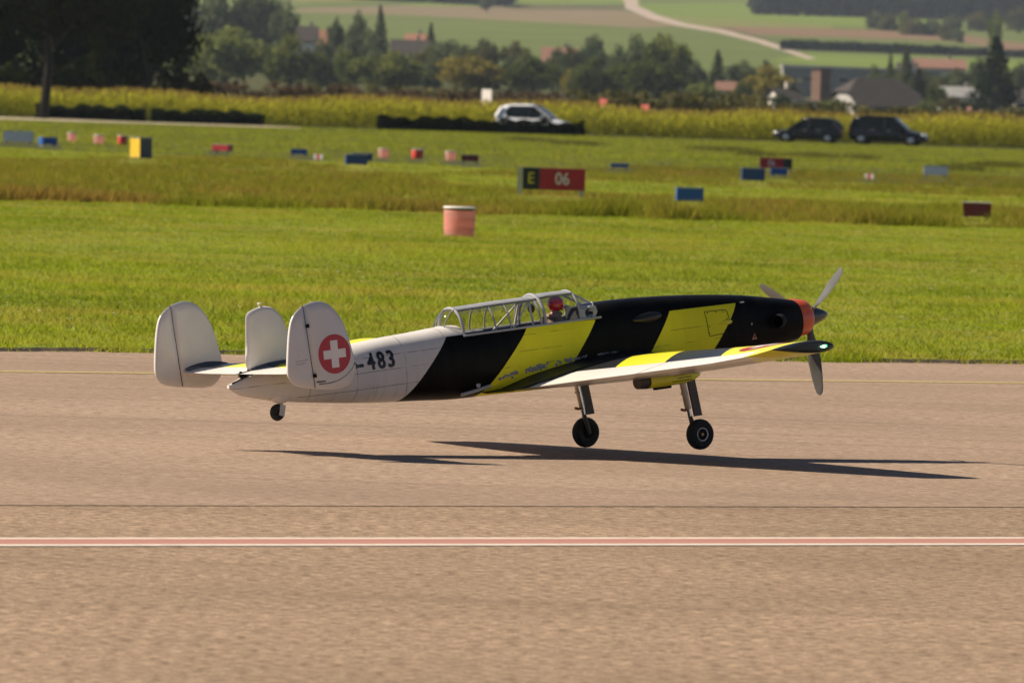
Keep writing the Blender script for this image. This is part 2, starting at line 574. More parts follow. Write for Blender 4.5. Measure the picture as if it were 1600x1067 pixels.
for k, poly in FIELDS:
    s_ = inpoly(pxc, poly) & (ctr[:, 1] > 1150 * SC)
    mi[s_] = k
mi[ctr[:, 1] < 1180 * SC] = 6
hill = new_obj('hillside', npmesh('hillside', V, Fc, smooth=True), HM)
hill.data.polygons.foreach_set('material_index', mi)
tag(hill, kind='structure')
# ------------------------------------------------------------------ foliage
def leaf_quads(C, size, up=.0, aspect=.7):
    """C (n,3) centres, size (n,), random orientation; returns V,F"""
    n = len(C)
    a = rng.normal(0, 1, (n, 3)); a /= np.linalg.norm(a, axis=1)[:, None]
    b = rng.normal(0, 1, (n, 3)); b -= a * (a * b).sum(1)[:, None]; b /= np.linalg.norm(b, axis=1)[:, None]
    s = np.broadcast_to(size, (n,))[:, None]
    a = a * s * .5; b = b * s * .5 * aspect
    V = np.stack([C - a, C + b * .9, C + a, C - b * .9], 1).reshape(-1, 3)
    Fc = np.arange(4 * n).reshape(-1, 4)
    return V, Fc

def crown_mesh(name, lobes, n, size, seed, shell=.55):
    """lobes: (x,y,z,rx,ry,rz) in unit crown space; leaf clumps mostly near the lobes' skins"""
    r = np.random.default_rng(seed)
    L = np.array(lobes, float)
    vol = (L[:, 3] * L[:, 4] * L[:, 5]) ** .67
    idx = r.choice(len(L), n, p=vol / vol.sum())
    d = r.normal(0, 1, (n, 3)); d /= np.linalg.norm(d, axis=1)[:, None]
    rad = np.where(r.uniform(0, 1, n) < .75, r.uniform(shell, 1.0, n), r.uniform(.1, shell, n))
    # small scale bumps so that the outline is uneven
    bump = 1 + .13 * np.sin(d[:, 0] * 7 + idx) * np.sin(d[:, 1] * 6 + 2 * idx) + .10 * np.sin(d[:, 2] * 11 + idx * 3)
    C = L[idx, :3] + d * L[idx, 3:] * (rad * bump)[:, None]
    V, Fc = leaf_quads(C, size * r.uniform(.6, 1.35, n))
    tint = np.repeat(np.clip(r.uniform(0, 1, len(L))[idx] * .55 + r.uniform(0, .45, n), 0, 1), 4)
    return npmesh(name, V, Fc, tint)

def lobes_round(seed, k=11, flat=1.0, spread=.62):
    r = np.random.default_rng(seed)
    L = [(0, 0, -.05, .62, .62, .62 * flat)]
    for i in range(k):
        t = 2 * math.pi * (i / k) + r.uniform(-.3, .3)
        z = r.uniform(-.55, .62)
        q = math.sqrt(max(.05, 1 - z * z)) * spread * r.uniform(.8, 1.12)
        s = r.uniform(.30, .46)
        L.append((q * math.cos(t), q * math.sin(t), z * .85 * flat, s, s, s * r.uniform(.75, 1.0)))
    L.append((r.uniform(-.2, .2), 0, .62 * flat, .36, .36, .34))
    return L
def lobes_tall(seed, k=12):
    r = np.random.default_rng(seed)
    L = [(0, 0, 0, .5, .5, .8)]
    for i in range(k):
        z = -0.75 + 1.5 * i / (k - 1)
        t = i * 2.4 + r.uniform(-.4, .4)
        q = .5 * math.sqrt(max(.05, 1 - (z * .95) ** 2)) * r.uniform(.8, 1.2)
        s = r.uniform(.26, .42)
        L.append((q * math.cos(t), q * math.sin(t), z, s, s, s * .9))
    return L

def conifer_mesh(name, n, size, seed):
    r = np.random.default_rng(seed)
    tiers = 13
    tz = r.integers(0, tiers, n * 2)
    rmax = 1.0 - tz / tiers
    keep = r.uniform(0, 1, len(tz)) < .18 + rmax
    tz = tz[keep][:n]; n = len(tz); rmax = 1.02 - tz / tiers
    arm = r.integers(0, 9, n); th = arm * .698 + tz * 1.3 + r.normal(0, .16, n)
    q = np.sqrt(r.uniform(.0, 1, n)) * rmax * (1 + .22 * np.sin(arm * 2.1 + tz))
    z = -1 + 2 * (tz + .5) / tiers - .22 * q + r.normal(0, .035, n)
    C = np.column_stack([q * np.cos(th), q * np.sin(th), z])
    V, Fc = leaf_quads(C, size * r.uniform(.6, 1.3, n), aspect=.5)
    return npmesh(name, V, Fc, np.repeat(r.uniform(0, 1, n), 4))

LM = dict(
    green=leafmat('leaves_green', (.065, .09, .022), (.19, .21, .055), .42),
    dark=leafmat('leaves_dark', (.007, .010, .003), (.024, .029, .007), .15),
    deep=leafmat('leaves_deep_green', (.036, .055, .016), (.125, .15, .04), .36),
    light=leafmat('leaves_light_green', (.08, .11, .026), (.21, .235, .065), .42),
    yellow=leafmat('leaves_yellowing', (.12, .11, .022), (.31, .26, .05), .42),
    olive=leafmat('leaves_olive', (.075, .075, .028), (.14, .13, .05), .3),
    brown=leafmat('leaves_brown', (.075, .055, .035), (.13, .095, .06), .3),
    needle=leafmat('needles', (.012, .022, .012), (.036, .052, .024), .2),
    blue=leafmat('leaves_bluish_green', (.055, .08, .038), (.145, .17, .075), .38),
)
BARK = plain('bark', (.013, .011, .009), .95, var=.3, scale=3)
CR = {}
def crown(kind, matk, var):
    key = (kind, matk, var)
    if key not in CR:
        if kind == 'round': me = crown_mesh('crown', lobes_round(11 + var), 2400, .15, 100 + var)
        elif kind == 'tall': me = crown_mesh('crown', lobes_tall(31 + var), 2200, .14, 200 + var)
        elif kind == 'bush': me = crown_mesh('shrub', lobes_round(51 + var, 9, .8), 1100, .20, 300 + var)
        elif kind == 'big': me = crown_mesh('crown', lobes_round(71 + var, 22, .95, .68), 11000, .085, 400 + var)
        else: me = conifer_mesh('crown', 2600, .17, 500 + var)
        me.materials.append(LM[matk])
        CR[key] = me
    return CR[key]

def trunk_mesh(h, r, kind, w=99):
    q = min(1.0, .30 * w / (.27 * h))
    b = MB()
    if kind == 'conifer':
        b.tube([(0, 0, -.3), (0, 0, h * .5), (0, 0, h * .97)], [r, r * .6, r * .12], 8)
    else:
        b.tube([(0, 0, -.3), (.02 * h, 0, h * .25), (-.01 * h, .01 * h, h * .5), (.02 * h, 0, h * .8)], [r * 1.25, r, r * .75, r * .25], 9)
        for i in range(5):
            t = i * 1.256 + .4
            z0 = h * (.3 + .07 * i)
            b.tube([(0, 0, z0), (.14 * h * q * math.cos(t), .14 * h * q * math.sin(t), z0 + .13 * h), (.27 * h * q * math.cos(t), .27 * h * q * math.sin(t), z0 + .27 * h)], [r * .5, r * .33, r * .1], 6)
    me = pydata('trunk', b.v, b.f, True)
    me.materials.append(BARK)
    return me
n_tree = 0
def tree(name, kind, matk, px, ytop, wpx, D, label, group=None, base=None, cb=.14, depth=None, trunk_r=None):
    """a tree whose crown top shows at row ytop, wpx wide, standing at distance D"""
    global n_tree
    n_tree += 1
    if D >= 760: D *= SC
    if kind == 'conifer': wpx *= 1.6
    elif kind != 'big': wpx *= 1.2
    if kind == 'tall' and D < 1400 * SC: kind = 'round'
    P = at(px, ytop, D)
    z0 = zt(D) if base is None else base
    H = P[2] - z0
    w = wpx / F * D
    root = empty(name, (P[0], D, z0), rng.uniform(0, 6.28) if kind != 'big' else 0)
    tag(root, label, 'tree', group)
    r = trunk_r or max(.12, H * .03)
    new_obj('trunk', trunk_mesh(H, r, kind, w), None, root)
    c = new_obj('crown', crown(kind, matk, n_tree % 4), None, root)
    cbh = H * cb
    c.location = (0, 0, (H + cbh) / 2)
    c.scale = (w / 2 / .97, (depth or w * .9) / 2 / .97, (H - cbh) / 2 / (.97 if kind != 'conifer' else 1.0))
    return root
def shrub(px, ytop, wpx, D, matk, label, group=None, name='shrub', base=None):
    global n_tree
    n_tree += 1
    if D >= 745: D *= SC
    P = at(px, ytop, D)
    z0 = zt(D) if base is None else base
    H = P[2] - z0
    w = wpx / F * D
    o = new_obj(name, crown('bush', matk, n_tree % 4), None)
    o.location = (P[0], D, z0 + H * .46)
    o.rotation_euler = (0, 0, rng.uniform(0, 6.28))
    o.scale = (w / 2 / .97, w / 2 / .97, H * .54 / .8)
    return tag(o, label, 'shrub', group)

# corn field
def corn():
    front_x = np.array([-60, -16, 0, 31, 60]); front_y = np.array([604, 602, 606, 616, 636])
    rows = []
    for k in range(16):
        sp = .24 if k < 7 else .4
        xs = np.arange(-46, 46, sp) + rng.uniform(-.08, .08, int(math.ceil(92 / sp)))[:len(np.arange(-46, 46, sp))]
        ys = np.interp(xs, front_x, front_y) + (k * .75 if k < 9 else 6 + (k - 8) * 4.5) + rng.normal(0, .12, len(xs))
        rows.append(np.column_stack([xs, ys]))
    P = np.concatenate(rows)
    n = len(P)
    h = rng.uniform(1.35, 1.82, n) + .12 * np.sin(P[:, 0] * .5) + .1 * np.sin(P[:, 0] * .21 + 2)
    Vs, Fs, Ts, nn = [], [], [], 0
    def quad(A, B, C_, D_, tint):
        nonlocal nn
        m = len(A)
        Vs.append(np.stack([A, B, C_, D_], 1).reshape(-1, 3)); Fs.append(np.arange(4 * m).reshape(-1, 4) + nn); nn += 4 * m
        Ts.append(np.repeat(tint, 4))
    z0 = np.full(n, .0)
    base = np.column_stack([P, z0])
    for L in range(9):
        t = rng.uniform(0, 2 * np.pi, n)
        f = (L + .6) / 9.3 * rng.uniform(.9, 1.08, n)
        d = np.column_stack([np.cos(t), np.sin(t), np.zeros(n)])
        sd = np.column_stack([-np.sin(t), np.cos(t), np.zeros(n)]) * .045
        ln = rng.uniform(.28, .5, n)[:, None]
        a = base + np.array([0, 0, 1]) * (f * h)[:, None]
        b = a + d * ln * .5 + np.array([0, 0, .16])
        c = a + d * ln + np.array([0, 0, 1]) * rng.uniform(-.12, .14, n)[:, None]
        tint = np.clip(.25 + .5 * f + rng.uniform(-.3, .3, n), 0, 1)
        quad(a - sd * .6, a + sd * .6, b + sd, b - sd, tint)
        quad(b - sd, b + sd, c + sd * .15, c - sd * .15, tint)
    s = .014
    for ax in ((s, 0, 0), (0, s, 0)):
        ax = np.array(ax)
        top = base + np.array([0, 0, 1]) * h[:, None]
        quad(base - ax, base + ax, top + ax * .5, top - ax * .5, np.full(n, .3))
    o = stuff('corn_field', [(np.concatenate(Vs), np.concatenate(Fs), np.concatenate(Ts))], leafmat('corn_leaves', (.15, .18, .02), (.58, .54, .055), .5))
    # brown tassels
    top = base + np.array([0, 0, 1]) * h[:, None]
    parts = []
    for q in range(4):
        t = rng.uniform(0, 2 * np.pi, n)
        a = top + np.column_stack([np.cos(t) * .05, np.sin(t) * .05, rng.uniform(.05, .2, n)])
        sd = np.column_stack([np.cos(t + 1.5), np.sin(t + 1.5), 0 * t]) * .025
        V = np.stack([top - np.array([0, 0, .08]), a - sd, a + sd * 1.0 + np.array([0, 0, .07])], 1).reshape(-1, 3)
        parts.append((V, np.arange(3 * n).reshape(-1, 3), np.repeat(rng.uniform(0, 1, n), 3)))
    stuff('corn_tassels', parts, leafmat('corn_tassel', (.24, .16, .04), (.40, .29, .08), .35))
corn()

def hedge(p0, p1, h, d, matk, label, name='hedge', n_per=420, size=.16, z0=0.0, kind=None, group=None, uneven=.16):
    """clipped hedge from ground point p0 to p1"""
    p0, p1 = np.array(p0[:2]), np.array(p1[:2])
    L = np.linalg.norm(p1 - p0); e = (p1 - p0) / L; nn = np.array([-e[1], e[0]])
    n = int(L * n_per)
    s = rng.uniform(0, L, n); q = rng.uniform(-.5, .5, n) * d; z = rng.uniform(0, 1, n)
    # push points to the skin
    face = rng.integers(0, 4, n)
    q = np.where(face == 0, -.5 * d, np.where(face == 1, .5 * d, q)) + rng.normal(0, .03 * d, n)
    z = np.where(face >= 2, np.where(face == 2, 1.0, z), z)
    hh = h * (1 + uneven * np.sin(s * 2.1 + 1) * np.sin(s * .73) + uneven * .6 * np.sin(s * 5.3))
    P = np.column_stack([p0[None] + e[None] * s[:, None] + nn[None] * q[:, None], z0 + z * hh + rng.normal(0, .025 * h, n)])
    V, Fc = leaf_quads(P, size * rng.uniform(.6, 1.4, n))
    T = np.repeat(np.clip(rng.uniform(0, .7, n) + .3 * z, 0, 1), 4)
    # inner twig core keeps light from falling through
    c = MB().box((0, 0, h * .41), (L * .96, d * .5, h * .8))
    me = npmesh(name, V, Fc, T)
    me.materials.append(LM[matk])
    if kind:
        o = new_obj(name, me); o['kind'] = kind
        return o
    root = empty(name, (*p0, z0)); tag(root, label, 'hedge', group)
    lf = new_obj('foliage', me, None, root); lf.location = (-p0[0], -p0[1], -z0)
    tw = c.build('twigs', BARK, root, (*(e * L / 2), -.02)); tw.rotation_euler = (0, 0, math.atan2(e[1], e[0]))
    return root
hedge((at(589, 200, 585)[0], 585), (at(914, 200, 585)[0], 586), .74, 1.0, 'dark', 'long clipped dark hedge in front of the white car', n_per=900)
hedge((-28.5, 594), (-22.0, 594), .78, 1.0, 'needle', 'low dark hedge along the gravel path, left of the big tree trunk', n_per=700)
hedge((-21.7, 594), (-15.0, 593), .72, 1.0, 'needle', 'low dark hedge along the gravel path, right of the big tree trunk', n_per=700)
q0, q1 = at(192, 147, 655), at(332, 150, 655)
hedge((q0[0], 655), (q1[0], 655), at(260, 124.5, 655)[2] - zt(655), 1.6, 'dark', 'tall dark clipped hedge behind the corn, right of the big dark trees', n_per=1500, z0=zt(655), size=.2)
# dry brown scrub strip behind the corn
for (x0, x1, yt, D, mk) in ((270, 560, 136, 720, 'brown'), (540, 800, 147, 730, 'brown'), (780, 910, 153, 740, 'brown'), (480, 760, 141, 800, 'olive'), (895, 1200, 150, 740, 'olive'), (1180, 1340, 168, 740, 'olive'), (1340, 1640, 173, 745, 'olive')):
    a, b = at(x0, yt, D), at(x1, yt + (x1 - x0) * .0314, D)
    hedge((a[0], D), (b[0], D + 4), a[2] - zt(D), 3.0, mk, None, 'scrub', 160, .42, zt(D), 'stuff', uneven=.25)

# big dark trees at the left
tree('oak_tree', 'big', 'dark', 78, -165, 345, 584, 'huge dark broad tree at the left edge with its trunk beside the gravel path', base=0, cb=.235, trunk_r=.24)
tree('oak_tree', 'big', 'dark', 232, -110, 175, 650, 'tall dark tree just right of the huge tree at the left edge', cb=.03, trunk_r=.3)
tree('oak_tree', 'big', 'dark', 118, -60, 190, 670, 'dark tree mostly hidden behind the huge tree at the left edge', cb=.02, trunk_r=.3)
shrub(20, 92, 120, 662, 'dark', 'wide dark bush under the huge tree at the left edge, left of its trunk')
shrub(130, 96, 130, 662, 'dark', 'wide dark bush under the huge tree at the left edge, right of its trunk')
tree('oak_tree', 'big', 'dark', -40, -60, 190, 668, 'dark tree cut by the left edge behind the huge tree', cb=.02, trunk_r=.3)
GV = 'trees of the village'
TREES = [
 ('broadleaf_tree', 'round', 'light', 355, 38, 140, 830, 'wide round grey-green tree standing right of the dark trees'),
 ('broadleaf_tree', 'tall', 'green', 455, 52, 84, 850, 'green tree right of the wide round grey-green tree'),
 ('broadleaf_tree', 'tall', 'deep', 498, 82, 50, 860, 'small dark green tree left of the pale slim tree'),
 ('broadleaf_tree', 'tall', 'light', 545, 76, 44, 850, 'pale green slim tree left of the round dome-shaped tree'),
 ('broadleaf_tree', 'round', 'green', 610, 78, 104, 845, 'round dome-shaped green tree above the left end of the clipped hedge'),
 ('broadleaf_tree', 'round', 'blue', 672, 90, 46, 900, 'small bluish tree between the dome-shaped and the yellowing trees'),
 ('broadleaf_tree', 'round', 'yellow', 740, 84, 108, 850, 'broad yellowing tree left of the white car'),
 ('broadleaf_tree', 'round', 'deep', 832, 88, 92, 850, 'dark green tree rising right behind the white car'),
 ('broadleaf_tree', 'tall', 'yellow', 893, 105, 34, 900, 'small yellow tree below the reddish roof'),
 ('broadleaf_tree', 'tall', 'deep', 925, 87, 64, 835, 'dark tree with a square top right of the reddish roof'),
 ('broadleaf_tree', 'tall', 'deep', 958, 105, 46, 838, 'small dark tree against the foot of the dark wide tree'),
 ('broadleaf_tree', 'round', 'deep', 1012, 90, 118, 830, 'very dark wide tree in the middle of the village edge'),
 ('broadleaf_tree', 'round', 'green', 1040, 50, 92, 940, 'tallest round green tree behind the very dark wide tree'),
 ('broadleaf_tree', 'round', 'blue', 995, 52, 56, 1000, 'hazy tree just left of the tallest round green tree'),
 ('broadleaf_tree', 'round', 'blue', 1088, 92, 40, 960, 'bluish tree between the tallest tree and the slim conifer'),
 ('conifer_tree', 'conifer', 'blue', 1122, 78, 30, 960, 'slim dark conifer right of the tallest round green tree'),
 ('broadleaf_tree', 'round', 'blue', 1160, 92, 46, 1000, 'hazy tree right of the slim conifer'),
 ('broadleaf_tree', 'round', 'yellow', 1203, 101, 88, 850, 'round golden-yellow tree left of the long flat roof'),
 ('broadleaf_tree', 'tall', 'deep', 1162, 126, 28, 800, 'small dark green tree left of the white gabled cottage'),
 ('broadleaf_tree', 'tall', 'deep', 1221, 144, 30, 790, 'small pointed green tree before the white gabled cottage'),
 ('broadleaf_tree', 'round', 'green', 1304, 152, 40, 792, 'small green tree before the big dark-roofed farmhouse gable'),
 ('conifer_tree', 'conifer', 'needle', 1557, 58, 66, 800, 'tall dark spruce near the right edge'),
 ('conifer_tree', 'conifer', 'needle', 1436, 108, 32, 880, 'small dark spruce right of the big dark farmhouse roof'),
 ('broadleaf_tree', 'round', 'olive', 1490, 150, 56, 800, 'round olive bushy tree between farmhouse and tall spruce'),
 ('broadleaf_tree', 'round', 'deep', 1462, 128, 36, 870, 'low dark tree right of the small dark spruce'),
 ('conifer_tree', 'conifer', 'blue', 595, 8, 30, 1150, 'tall pointed conifer on the village skyline left of the middle'),
 ('broadleaf_tree', 'tall', 'blue', 560, 14, 40, 1120, 'tall bluish tree left of the tall pointed conifer'),
 ('broadleaf_tree', 'tall', 'blue', 526, 24, 26, 1120, 'slim bluish tree beside the left orange roof'),
 ('broadleaf_tree', 'round', 'blue', 573, 42, 56, 1060, 'dense bluish tree below the tall pointed conifer'),
 ('conifer_tree', 'conifer', 'blue', 674, 36, 24, 1150, 'small conifer right of the middle orange roof'),
 ('broadleaf_tree', 'round', 'blue', 705, 60, 56, 1080, 'hazy round tree right of the middle orange roof'),
 ('broadleaf_tree', 'round', 'blue', 757, 58, 50, 1080, 'hazy tree above the broad yellowing tree'),
 ('broadleaf_tree', 'round', 'olive', 805, 62, 46, 1080, 'hazy olive tree left of the reddish roof'),
 ('broadleaf_tree', 'round', 'blue', 640, 62, 40, 1140, 'hazy tree between the middle orange roof and the dense bluish tree'),
 ('broadleaf_tree', 'round', 'blue', 930, 51, 30, 1150, 'small hazy tree on the skyline right of the reddish roof'),
 ('broadleaf_tree', 'round', 'blue', 925, 65, 54, 1080, 'wide hazy tree behind the dark square-topped tree'),
 ('broadleaf_tree', 'round', 'blue', 884, 70, 22, 1150, 'tiny hazy tree above the reddish roof'),
 ('broadleaf_tree', 'round', 'blue', 968, 68, 40, 1060, 'hazy tree between the wide hazy tree and the tallest round tree'),
 ('broadleaf_tree', 'round', 'blue', 1240, 103, 22, 1200, 'tiny tree behind the left end of the long flat roof'),
 ('broadleaf_tree', 'round', 'blue', 1196, 92, 22, 1150, 'tiny hazy tree above the golden-yellow tree'),
 ('conifer_tree', 'conifer', 'blue', 1392, 84, 22, 1000, 'left one of two dark cypress-like trees behind the farmhouse'),
 ('conifer_tree', 'conifer', 'blue', 1417, 68, 26, 1010, 'right and taller of two dark cypress-like trees behind the farmhouse'),
 ('broadleaf_tree', 'round', 'blue', 1530, 88, 36, 1050, 'hazy tree behind the left side of the tall spruce'),
 ('broadleaf_tree', 'round', 'blue', 1596, 96, 34, 1050, 'hazy tree cut by the right edge beyond the tall spruce'),
 ('broadleaf_tree', 'round', 'blue', 1480, 112, 50, 1000, 'hazy tree below the long red roof at right'),
 ('broadleaf_tree', 'tall', 'light', 1556, 20, 30, 1500, 'pale feathery poplar on the slope above the tall spruce'),
 ('broadleaf_tree', 'round', 'blue', 340, -22, 80, 1180, 'hazy tree behind the top of the wide round grey-green tree'),
 ('broadleaf_tree', 'tall', 'blue', 405, -30, 76, 1180, 'big hazy tree on the skyline above the green tree at left'),
 ('broadleaf_tree', 'round', 'blue', 448, 0, 44, 1150, 'hazy tree at the left end of the open slope'),
 ('broadleaf_tree', 'round', 'blue', 300, -10, 50, 1180, 'hazy tree peeping out beside the dark trees at left'),
 ('broadleaf_tree', 'round', 'blue', 762, -8, 26, 2300, 'dark lone tree at the top edge on the slope'),
]
for tnm, kd, mk, px, yt, w, D, lab in TREES:
    tree(tnm, kd, mk, px, yt, w, D, lab, GV if D < 1200 else 'trees on the slope', cb=.06)
r_ = np.random.default_rng(5)
for px0, px1, n, yc, D, lb in ((470, 900, 17, 88, 960, 'hazy tree massed behind the front row between the left orange roof and the reddish roof'), (480, 920, 12, 70, 1040, 'far hazy tree on the upper rim of the tree mass left of the tallest tree'),
                           (930, 1240, 9, 104, 980, 'hazy tree massed between the tallest green tree and the long flat hall'), (1360, 1600, 8, 122, 960, 'hazy tree massed behind the farmhouse and the tall spruce'), (1340, 1600, 6, 108, 1040, 'far hazy tree below the dark hedgerow on the slope')):
    for i in range(n):
        px = px0 + (px1 - px0) * (i + r_.uniform(.2, .8)) / n
        tree('broadleaf_tree', 'round', ('blue', 'green', 'blue', 'olive')[i % 4], px, yc + (px - (px0 + px1) / 2) * .0314 + r_.uniform(-10, 12), r_.uniform(28, 46), D + r_.uniform(-30, 30),
             lb, 'massed trees: ' + lb[:60], cb=.04)
for px, yt, w, D, mk, lab in [
    (1098, 128, 60, 790, 'light', 'pale green bush left of the small dark green tree'),
    (1070, 143, 60, 770, 'olive', 'olive bush below the bluish tree'),
    (1130, 146, 70, 765, 'olive', 'olive bush left of the white gabled cottage'),
    (1120, 160, 40, 755, 'olive', 'low olive bush behind the corn'),
    (1190, 163, 44, 755, 'olive', 'low bush before the white gabled cottage'),
    (975, 146, 90, 765, 'olive', 'wide dull bush behind the pale barrier'),
    (905, 150, 60, 765, 'olive', 'dull bush left of the pale barrier'),
    (1450, 158, 50, 770, 'light', 'green bush before the pale farmyard wall'),
    (1578, 166, 60, 770, 'olive', 'bush at the foot of the tall spruce'),
    (318, 138, 30, 735, 'olive', 'small brownish bush right of the tall clipped hedge'),
    (690, 135, 30, 760, 'green', 'small green bush left of the yellowing tree'),
    (590, 145, 60, 745, 'olive', 'low bush under the dome-shaped tree'),
    (462, 140, 50, 745, 'brown', 'low brown bush under the green tree'),
    (1252, 166, 34, 770, 'olive', 'low bush between cottage and white farmyard wall')]:
    shrub(px, yt, w, D, mk, lab, 'bushes behind the corn')
for px, yt, w, D, mk, lab in [
    (1366, 15, 30, 2100, 'blue', 'dark shrub at the left end of the slope copse'),
    (1388, 21, 40, 2080, 'olive', 'wide shrub in the slope copse, second from its left end'),
    (1412, 18, 26, 2100, 'light', 'pale shrub in the slope copse'),
    (1428, 27, 44, 2020, 'olive', 'shrub in the slope copse below the pale shrub'),
    (1455, 28, 40, 2020, 'blue', 'bluish shrub in the middle of the slope copse'),
    (1480, 38, 36, 1960, 'olive', 'shrub in the slope copse before its right end'),
    (1497, 44, 26, 1940, 'blue', 'small shrub at the right end of the slope copse'),
    (1490, 23, 40, 2150, 'blue', 'dark bush before the wood at upper right'),
    (1530, 17, 46, 2150, 'olive', 'tall olive bush before the wood at upper right'),
    (1590, 12, 44, 2150, 'olive', 'olive bush cut by the right edge before the wood')]:
    shrub(px, yt, w, D, mk, lab, 'shrubs on the slope')
# hedgerow on the slope, far woods
def wood(poly_top, D, depth, n, size, matk, name='wood'):
    pts = np.array([at(x, y, D) for x, y in poly_top])
    xs = rng.uniform(pts[0, 0], pts[-1, 0], n)
    dep = rng.uniform(0, depth, n)
    ztop = np.interp(xs, pts[:, 0], pts[:, 2])
    g = zt(D + dep)
    z = g + (ztop - zt(D)) * np.sqrt(rng.uniform(0, 1, n)) * (1 + .12 * np.sin(xs * .6) * np.sin(xs * .23 + dep * .2))
    V, Fc = leaf_quads(np.column_stack([xs, D + dep, z]), size * rng.uniform(.6, 1.4, n))
    o = new_obj(name, npmesh(name, V, Fc, np.repeat(rng.uniform(0, 1, n), 4)), LM[matk])
    o['kind'] = 'stuff'
    return o
def D_at(px, py):
    for D in np.arange(1100, 5000, 5) * SC:
        if to_px([at(px, py, D)[0], D, zt(D)])[1] < py: return D
    return 4500 * SC
Dh = D_at(1420, 86)
wood([(1222, 65), (1300, 68), (1450, 74), (1640, 84)], Dh, 10, 9000, 2.0, 'needle', 'hedgerow')
Dw = D_at(1450, 30)
wood([(1180, -12), (1300, -16), (1450, -26), (1750, -40)], Dw, 120, 16000, 6.0, 'needle')
wood([(-300, -60), (250, -40), (480, -16), (610, -14), (800, -14)], D_at(560, 5), 120, 14000, 6.0, 'needle')
wood([(-500, -120), (800, -120), (2200, -110)], 3100 * SC, 400, 26000, 12.0, 'needle')
# ------------------------------------------------------------------ buildings of the village
def tilemat(name, a, b_):
    m, t, b = nt(name)
    co = objco(t)
    w = t.nodes.new('ShaderNodeTexWave'); w.wave_type = 'BANDS'; w.bands_direction = 'Z'
    w.inputs['Scale'].default_value = 1.6; w.inputs['Distortion'].default_value = .5
    t.links.new(co, w.inputs['Vector'])
    n1 = noise(t, .9, 5, co)
    col = mixc(t, ramp(t, n1, .35, .65), a, b_)
    col = mixc(t, ramp(t, w.outputs['Fac'], 0, .4, .3, 0), col, tuple(x * .6 for x in a))
    t.links.new(col, b.inputs['Base Color']); b.inputs['Roughness'].default_value = .9
    return m
RO, RD, RR_ = tilemat('orange_tiles', (.33, .15, .085), (.28, .14, .085)), tilemat('dark_tiles', (.03, .023, .020), (.05, .040, .034)), tilemat('red_tiles', (.25, .12, .08), (.20, .11, .08))
WW, WG, WB = plain('white_render', (.66, .61, .54), .9, scale=.6), plain('grey_cladding', (.24, .24, .23), .8, scale=.4), plain('brown_cladding', (.15, .085, .06), .85, scale=.6)
WD, WPALE = plain('dark_timber', (.04, .032, .03), .9, var=.3, scale=1.2), plain('pale_concrete', (.50, .44, .37), .9, scale=.7)
GLASS_D = plain('window_glass', (.03, .035, .04), .1, scale=2)
M_FRAME = plain('window_frame_white', (.6, .58, .54), .6)
def house(name, px0, px1, yridge, yeave, D, wall, roof, label, cat='house', rz=0.0, depth=8.0, gable=False, nwin=3, chim=True, hip=0.0, over=.4, baseh=None):
    """pitched-roof house seen between columns px0..px1; the ridge runs along its own x axis"""
    pm = (px0 + px1) / 2
    D = D * SC
    L = ((px1 - px0) / F * D - depth * math.sin(rz)) / math.cos(rz)
    P = at(pm, yridge, D); z0 = zt(D)
    hr = P[2] - z0
    he = at(pm, yeave, D)[2] - z0
    he = max(he, 1.6)
    root = empty(name, (P[0], D + depth / 2, z0 - .2), rz)
    tag(root, label, cat, 'houses of the village')
    b = MB(); x, y = L / 2 - over, depth / 2 - over
    e = he - .08
    pk = hr - .18
    b.add([(-x, -y, -.6), (x, -y, -.6), (x, y, -.6), (-x, y, -.6), (-x, -y, e), (x, -y, e), (x, y, e), (-x, y, e), (-x, 0, pk - hip * .9), (x, 0, pk - hip * .9)],
          [(0, 1, 5, 4), (1, 2, 6, 9, 5), (2, 3, 7, 6), (3, 0, 4, 8, 7), (4, 5, 9, 8), (7, 8, 9, 6)])
    b.build('wall', wall, root)
    r = MB(); X, Y, th = L / 2, depth / 2, .22
    hx = hip * 1.3
    V = [(-X, -Y, he - .25), (X, -Y, he - .25), (X - hx, 0, hr), (-X + hx, 0, hr), (-X, Y, he - .25), (X, Y, he - .25)]
    if hip:
        k = hip / max(.1, hr - he + .25)
        zh = hr - hip; yh_ = Y * hip / (hr - he + .25)
        V = [(-X, -Y, he - .25), (X, -Y, he - .25), (X, -yh_, zh), (X - hx, 0, hr), (-X + hx, 0, hr), (-X, -yh_, zh), (-X, Y, he - .25), (X, Y, he - .25), (X, yh_, zh), (-X, yh_, zh)]
        Fc = [(0, 1, 2, 3, 4, 5), (7, 6, 9, 4, 3, 8), (2, 8, 3), (9, 5, 4)]
    else:
        Fc = [(0, 1, 2, 3), (5, 4, 3, 2)]
    n = len(V)
    V2 = [(a, b_, c - th) for a, b_, c in V]
    r.add(V + V2, Fc + [tuple(i + n for i in reversed(f)) for f in Fc])
    ro = r.build('roof', roof, root)
    md = ro.modifiers.new('solid', 'SOLIDIFY'); md.thickness = .05
    if chim:
        MB().box((L * .18, .4, hr + .35), (.7, .7, 1.3)).build('chimney', WPALE, ro)
    for i in range(nwin):
        xx = -x + (2 * x) * (i + .5) / nwin
        zz = he * .55
        f = MB().box((xx, -y - .03, zz), (1.1, .08, 1.3)).build('window', M_FRAME, root)
        MB().box((xx, -y - .08, zz), (.86, .04, 1.06)).build('pane', GLASS_D, f)
    if gable:
        for zz in (he * .5, he * 1.15):
            for yy in (-1.3, 1.3):
                f = MB().box((-x - .03, yy * (1 if zz < he else .6), zz), (.08, .9, 1.1)).build('window', M_FRAME, root)
                MB().box((-x - .08, yy * (1 if zz < he else .6), zz), (.04, .68, .86)).build('pane', GLASS_D, f)
    return root
